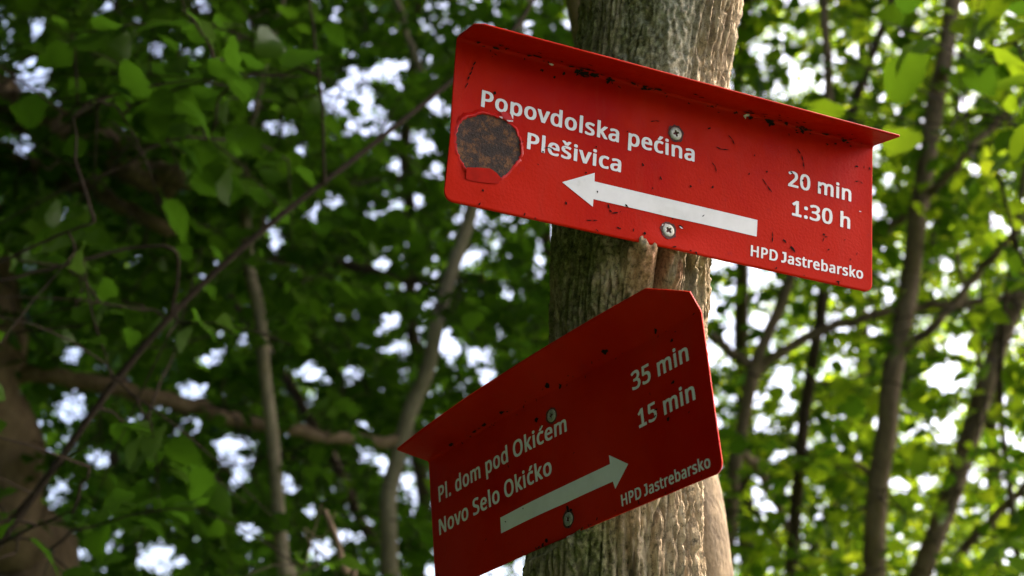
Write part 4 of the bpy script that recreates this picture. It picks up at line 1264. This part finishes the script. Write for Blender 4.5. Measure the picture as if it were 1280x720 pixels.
def build_trees():
    # --- left half: low leaf tints put the canopy's shade into the colour
    tree_from('tree', 'stout trunk with sunlit flecks and a long level limb, left of both signs', [
        ([(22, 760, 4.6), (14, 640, 4.6), (2, 500, 4.6), (-20, 380, 4.6), (-45, 200, 4.7), (-60, 0, 4.8), (-70, -300, 5.0)], 0.135, 0.10)],
        [([(0, 462, 4.6), (100, 478, 4.6), (230, 506, 4.7), (360, 535, 4.8), (500, 550, 5.0), (640, 545, 5.2)], 0.030, 0.016),
         ([(-50, 95, 4.75), (20, 128, 4.6), (100, 172, 4.5), (190, 212, 4.4), (240, 225, 4.4)], 0.064, 0.035),
         ([(-50, 180, 4.75), (30, 205, 4.6), (110, 242, 4.5), (205, 282, 4.4)], 0.030, 0.020)],
        [((90, 60, 4.2), (0.7, 0.8, 0.5), 26), ((120, 330, 4.6), (0.7, 0.8, 0.45), 30), ((60, 620, 4.8), (0.5, 0.7, 0.4), 12), ((260, 640, 5.0), (0.6, 0.8, 0.45), 20), ((420, 620, 5.2), (0.6, 0.8, 0.4), 18)],
        BARK_LIMB, leaf=0.074, per=17, big=260, tints=(0, .4))
    tree_from('young_tree', 'pale thin straight stem rising between the stout trunk and the lower sign', [
        ([(360, 760, 4.4), (355, 713, 4.4), (343, 613, 4.4), (330, 480, 4.4), (316, 343, 4.5), (304, 200, 4.6), (296, 60, 4.7), (285, -160, 4.8)], 0.023, 0.015)],
        [([(304, 200, 4.6), (330, 90, 4.5), (360, -20, 4.5)], 0.010, 0.006)],
        [((280, 60, 4.4), (0.6, 0.7, 0.45), 24), ((250, 230, 4.4), (0.6, 0.8, 0.4), 24), ((400, 350, 4.8), (0.6, 0.8, 0.4), 20), ((300, 500, 4.8), (0.5, 0.8, 0.35), 12)],
        BARK_PALE, leaf=0.070, per=17, big=240, tints=(0, .45))
    tree_from('young_tree', 'pale slender stem leaning towards the trunk, beside the shaded sign\'s pointed corner', [
        ([(492, 770, 5.0), (489, 700, 5.0), (488, 613, 5.0), (512, 513, 5.0), (534, 453, 5.0), (560, 357, 5.1), (594, 258, 5.2), (632, 120, 5.3), (662, -20, 5.4), (690, -200, 5.5)], 0.032, 0.020)],
        [([(662, 0, 5.4), (560, -40, 5.2), (497, -25, 5.0), (512, 50, 4.9), (530, 100, 4.9)], 0.016, 0.010)],
        [((560, 60, 5.0), (0.6, 0.8, 0.45), 22), ((470, 200, 5.4), (0.6, 0.8, 0.4), 18), ((600, 380, 5.6), (0.5, 0.8, 0.5), 20), ((480, 480, 5.4), (0.6, 0.8, 0.4), 18), ((560, 640, 5.6), (0.6, 0.8, 0.4), 14)],
        BARK_PALE, leaf=0.070, per=17, big=240, tints=(0, .5))
    tree_from('young_tree', 'dark thin stem slanting up left under the level limb', [
        ([(505, 770, 6.0), (467, 673, 6.0), (413, 563, 6.0), (363, 480, 6.1), (310, 395, 6.2), (255, 320, 6.3), (200, 200, 6.4), (160, 0, 6.6)], 0.026, 0.014)],
        [([(255, 320, 6.3), (300, 318, 6.2), (345, 322, 6.1), (450, 335, 6.0), (520, 348, 6.0), (600, 352, 6.0)], 0.026, 0.016), ([(310, 395, 6.2), (347, 433, 6.2), (400, 443, 6.2), (470, 452, 6.3)], 0.018, 0.012)],
        [((150, 130, 6.4), (0.8, 1.0, 0.6), 34), ((330, 220, 6.4), (0.8, 1.0, 0.5), 30), ((170, 560, 6.4), (0.7, 1.0, 0.5), 20), ((400, 520, 6.6), (0.6, 1.0, 0.4), 16), ((200, 400, 6.4), (0.7, 0.9, 0.4), 26)],
        BARK_DARK, leaf=0.070, per=17, big=260, tints=(0, .5))
    # wiry twig-like sapling that crosses the left half, fairly near; its leaves are tinted dark as if shaded
    tree_from('sapling', 'long wiry dark sapling arching across the leaves up to the upper sign\'s rusty end', [
        ([(-70, 790, 2.7), (0, 680, 2.75), (100, 540, 2.8), (210, 400, 2.85), (330, 286, 2.9), (460, 186, 3.0), (562, 104, 3.1), (640, 40, 3.2), (700, -60, 3.3)], 0.0088, 0.004)],
        [([(212, 398, 2.85), (221, 350, 2.8), (217, 312, 2.75), (160, 311, 2.75), (105, 325, 2.72), (40, 342, 2.7), (-60, 365, 2.65)], 0.0032, 0.0036), ([(105, 325, 2.72), (112, 380, 2.7), (130, 440, 2.7), (142, 478, 2.78)], 0.0018, 0.0016), ([(-70, 362, 2.6), (0, 328, 2.6), (60, 300, 2.6), (118, 277, 2.6)], 0.0034, 0.0022), ([(405, 232, 2.95), (402, 130, 2.9), (388, 10, 2.9), (380, -60, 2.9)], 0.0034, 0.002),
         ([(0, 680, 2.75), (40, 660, 2.6), (90, 640, 2.5)], 0.003, 0.0016)],
        [((40, 640, 2.6), (0.22, 0.3, 0.10), 5), ((150, 380, 2.8), (0.22, 0.3, 0.12), 5), ((190, 520, 2.9), (0.12, 0.2, 0.08), 2), ((120, 110, 2.8), (0.25, 0.3, 0.14), 6), ((260, 150, 3.0), (0.22, 0.3, 0.12), 5)],
        BARK_TWIG, leaf=0.080, per=8, big=300, kinds=(0.3, 0.7, 0), tints=(0, .08), cat='sapling', base_shift=(-0.35, 0.1))
    tree_from('sapling', 'short dark shoot with a knobbly tip below the level limb', [
        ([(440, 770, 3.2), (428, 715, 3.2), (418, 675, 3.2), (405, 640, 3.2)], 0.010, 0.006)],
        [([(440, 770, 3.2), (385, 720, 3.2), (388, 680, 3.2), (402, 630, 3.2)], 0.003, 0.0015), ([(388, 680, 3.2), (380, 660, 3.2), (402, 672, 3.2), (420, 640, 3.2)], 0.002, 0.0012)],
        [((400, 705, 3.2), (0.08, 0.08, 0.03), 2)], BARK_BROWN, leaf=0.07, per=6, big=60, cat='sapling', tints=(0, .5))
    # --- right half: slender stems of a thicket, leaf tints raised to look sunlit
    tree_from('young_tree', 'thickest dark leaning stem just beyond the bright sign\'s right end', [
        ([(1082, 790, 5.0), (1092, 710, 5.0), (1104, 580, 5.0), (1120, 450, 5.05), (1146, 290, 5.1), (1170, 140, 5.2), (1191, 0, 5.3), (1215, -200, 5.4)], 0.042, 0.026)],
        [([(1126, 440, 5.05), (1170, 405, 5.0), (1212, 356, 5.0), (1278, 278, 4.9), (1340, 200, 4.9)], 0.017, 0.011), ([(1080, 315, 5.4), (1112, 285, 5.2), (1160, 245, 5.1), (1206, 195, 5.0), (1250, 150, 5.0), (1310, 90, 4.9)], 0.016, 0.010),
         ([(1100, 600, 5.0), (1060, 580, 5.1), (1000, 590, 5.2)], 0.010, 0.006)],
        [((1220, 90, 4.8), (0.5, 0.8, 0.4), 20), ((1230, 330, 4.9), (0.5, 0.8, 0.4), 16), ((1080, 520, 5.2), (0.5, 0.8, 0.35), 14), ((1040, 640, 5.2), (0.5, 0.8, 0.35), 14)],
        BARK_BROWN, leaf=0.070, per=17, big=260, tints=(.3, 1))
    tree_from('young_tree', 'dark stem leaning right in the thicket, with a side shoot low down', [
        ([(1130, 800, 5.4), (1152, 715, 5.4), (1192, 605, 5.4), (1230, 485, 5.4), (1262, 400, 5.5), (1300, 300, 5.5), (1350, 120, 5.6)], 0.042, 0.030)],
        [([(1192, 700, 5.4), (1235, 655, 5.3), (1290, 600, 5.2)], 0.018, 0.014), ([(1230, 485, 5.4), (1215, 400, 5.4), (1190, 300, 5.4)], 0.010, 0.006)],
        [((1230, 520, 5.2), (0.45, 0.8, 0.35), 12), ((1200, 680, 5.0), (0.5, 0.7, 0.3), 14), ((1260, 200, 5.6), (0.5, 0.8, 0.5), 18)],
        BARK_BROWN, leaf=0.070, per=17, big=240, tints=(.3, 1))
    tree_from('young_tree', 'slim dark stem passing behind the bright sign near its arrow\'s tail', [
        ([(980, 800, 6.0), (988, 700, 6.0), (1006, 520, 6.0), (1024, 400, 6.0), (1044, 270, 6.1), (1064, 150, 6.2), (1090, 70, 6.2), (1120, -10, 6.3), (1160, -160, 6.4)], 0.030, 0.016)],
        [([(1064, 150, 6.2), (1100, 170, 6.1), (1130, 260, 6.0), (1150, 330, 6.0)], 0.008, 0.006), ([(1010, 480, 6.0), (1080, 470, 6.1), (1130, 430, 6.2)], 0.009, 0.006)],
        [((1040, 60, 6.0), (0.6, 0.9, 0.45), 22), ((1130, 160, 6.2), (0.5, 0.9, 0.45), 18), ((1010, 560, 6.2), (0.5, 0.9, 0.4), 14), ((1100, 400, 6.2), (0.5, 0.9, 0.35), 12)],
        BARK_DARK, leaf=0.070, per=17, big=240, tints=(.3, 1))
    tree_from('young_tree', 'forked stem next to the trunk\'s right side, with a thin level limb', [
        ([(905, 800, 5.4), (912, 700, 5.4), (922, 570, 5.4), (944, 462, 5.4), (984, 362, 5.5), (1022, 240, 5.6), (1040, 130, 5.6), (1030, 0, 5.7), (1020, -160, 5.8)], 0.031, 0.014)],
        [([(936, 490, 5.4), (962, 450, 5.4), (1030, 412, 5.4), (1120, 388, 5.4), (1200, 380, 5.4), (1300, 372, 5.4)], 0.021, 0.013), ([(925, 560, 5.4), (955, 600, 5.5), (985, 660, 5.6)], 0.018, 0.014),
         ([(944, 462, 5.4), (915, 440, 5.4), (890, 420, 5.4)], 0.020, 0.016)],
        [((930, 60, 5.6), (0.4, 0.8, 0.4), 16), ((950, 470, 5.6), (0.35, 0.8, 0.4), 12), ((940, 640, 5.4), (0.4, 0.8, 0.35), 14), ((1010, 330, 5.6), (0.4, 0.7, 0.4), 10)],
        BARK_BROWN, leaf=0.068, per=17, big=220, tints=(0.05, .9))
    tree_from('young_tree', 'thin slanting stem crossing low between the forked stem and the thickest stem', [
        ([(985, 800, 6.6), (1005, 720, 6.6), (1045, 620, 6.6), (1082, 535, 6.7), (1115, 460, 6.8), (1160, 330, 6.9), (1200, 120, 7.0)], 0.026, 0.014)],
        [], [((1060, 600, 6.6), (0.5, 0.8, 0.4), 16), ((1180, 230, 6.8), (0.6, 0.9, 0.5), 20)], BARK_DARK, leaf=0.070, per=17, big=200, tints=(.3, 1))
    tree_from('sapling', 'wiry upright sapling at the far right edge of the thicket', [
        ([(1280, 800, 4.8), (1272, 690, 4.8), (1262, 600, 4.8), (1250, 500, 4.8), (1256, 380, 4.8), (1275, 250, 4.8), (1300, 60, 4.8)], 0.013, 0.007)],
        [], [((1265, 190, 3.4), (0.14, 0.3, 0.12), 5), ((1250, 110, 3.2), (0.16, 0.3, 0.12), 5), ((1275, 430, 4.6), (0.25, 0.4, 0.3), 7), ((1260, 640, 4.6), (0.3, 0.4, 0.2), 7)], BARK_DARK, leaf=0.10, per=9, big=160, tints=(.1, .8), cat='sapling')
    # --- taller trees farther off, leaves tinted shaded on the left and sunlit on the right
    far = [(-40, 11.0, 0.12), (150, 9.5, 0.07), (330, 12.5, 0.10), (520, 10.0, 0.07), (690, 13.0, 0.10), (930, 12.0, 0.09), (1080, 14.0, 0.10), (1240, 12.5, 0.09), (1390, 10.5, 0.10)]
    for k, (px, d, r) in enumerate(far):
        right = px > 850
        n = 1.8 if not right else 1.5
        R = d * 0.11 + 0.5
        tree_from('forest_tree', 'leafy forest tree blurred in the distance behind the signs', [
            ([(px + 10, 800, d), (px, 500, d), (px - 8, 200, d), (px + 5, -60, d)], r, r * 0.5)], [],
            [((px, 80, d), (R, R, R * 0.75), int(62 * n)), ((px + 40, 330, d + .5), (R, R, R * 0.7), int(58 * n)), ((px - 20, 580, d), (R, R, R * 0.65), int(52 * n)), ((px, 780, d), (R, R, R * .5), int(24 * n)), ((px, -180, d), (R * 1.2, R * 1.2, R * .8), int(40 * n))],
            BARK_DARK, leaf=0.078, per=18, big=110, group='forest trees behind the signs', tints=(0, .6) if not right else (.4, 1), sides=8)


build_trees()


# ------------------------------------------------------------------ woodland round about, outside the picture
def build_unseen_woodland():
    """unseen dense wood on the left, overhead left and behind, laid out to block light; the right stays mostly open"""
    pos = []

    def box(c, r, k):
        pos.append(np.asarray(c) + (rng.random((k, 3)) * 2 - 1) * np.asarray(r))

    def ring(a0, a1, r0, r1, z0, z1, k):
        a = np.radians(rng.uniform(a0, a1, k))
        r = rng.uniform(r0, r1, k)
        pos.append(np.stack([r * np.cos(a), r * np.sin(a), rng.uniform(z0, z1, k)], 1))
    ring(118, 274, 3.4, 5.0, 0.3, 7.5, 26000)          # from the left round to behind
    box((-1.3, 5.5, 9.4), (4.2, 8.5, 1.2), 28000)     # unseen roof of the wood, placed to shade the left half
    box((-3.0, -1.5, 7.6), (3.6, 3.6, 1.0), 9000)
    box((3.4, 4.9, 6.7), (0.8, 1.1, 1.5), 1500)  # unseen crown added to keep sun off the near sapling
    box((4.3, 8.0, 7.6), (1.3, 2.8, 2.8), 5000)       # unseen crown added on the right to shade the left leaves
    ring(60, 120, 19, 23, 1.0, 5.0, 7000)             # undergrowth far behind
    pos = np.vstack(pos)
    dn = fbm(pos[:, 0] * .8 + 30, pos[:, 1] * .8 + 30, pos[:, 2] * .8 + 30, 3)
    pos = pos[dn > 0.36]
    px, py, d = project(pos)
    inside = (d > 0) & (px > -140) & (px < 1400) & (py > -90) & (py < 760)
    pos = pos[~inside]
    k = len(pos)
    D = unit(rng.normal(size=(k, 3)) * np.array([1, 1, .5]))
    Nn = np.array([0, 0, 1.0]) + rng.normal(size=(k, 3)) * 0.7
    Nn = unit(Nn - D * np.sum(Nn * D, 1)[:, None])
    me = leaves_mesh('woodland', pos, D, Nn, rng.uniform(0.26, 0.44, k), np.full(k, 3), rng.random(k) * .7)
    o = obj('woodland', me, LEAF_ALL)
    o['kind'] = 'stuff'
    o['label'] = 'dense green woodland foliage outside the view, with crowns added for shade'
    o['category'] = 'woodland'


build_unseen_woodland()
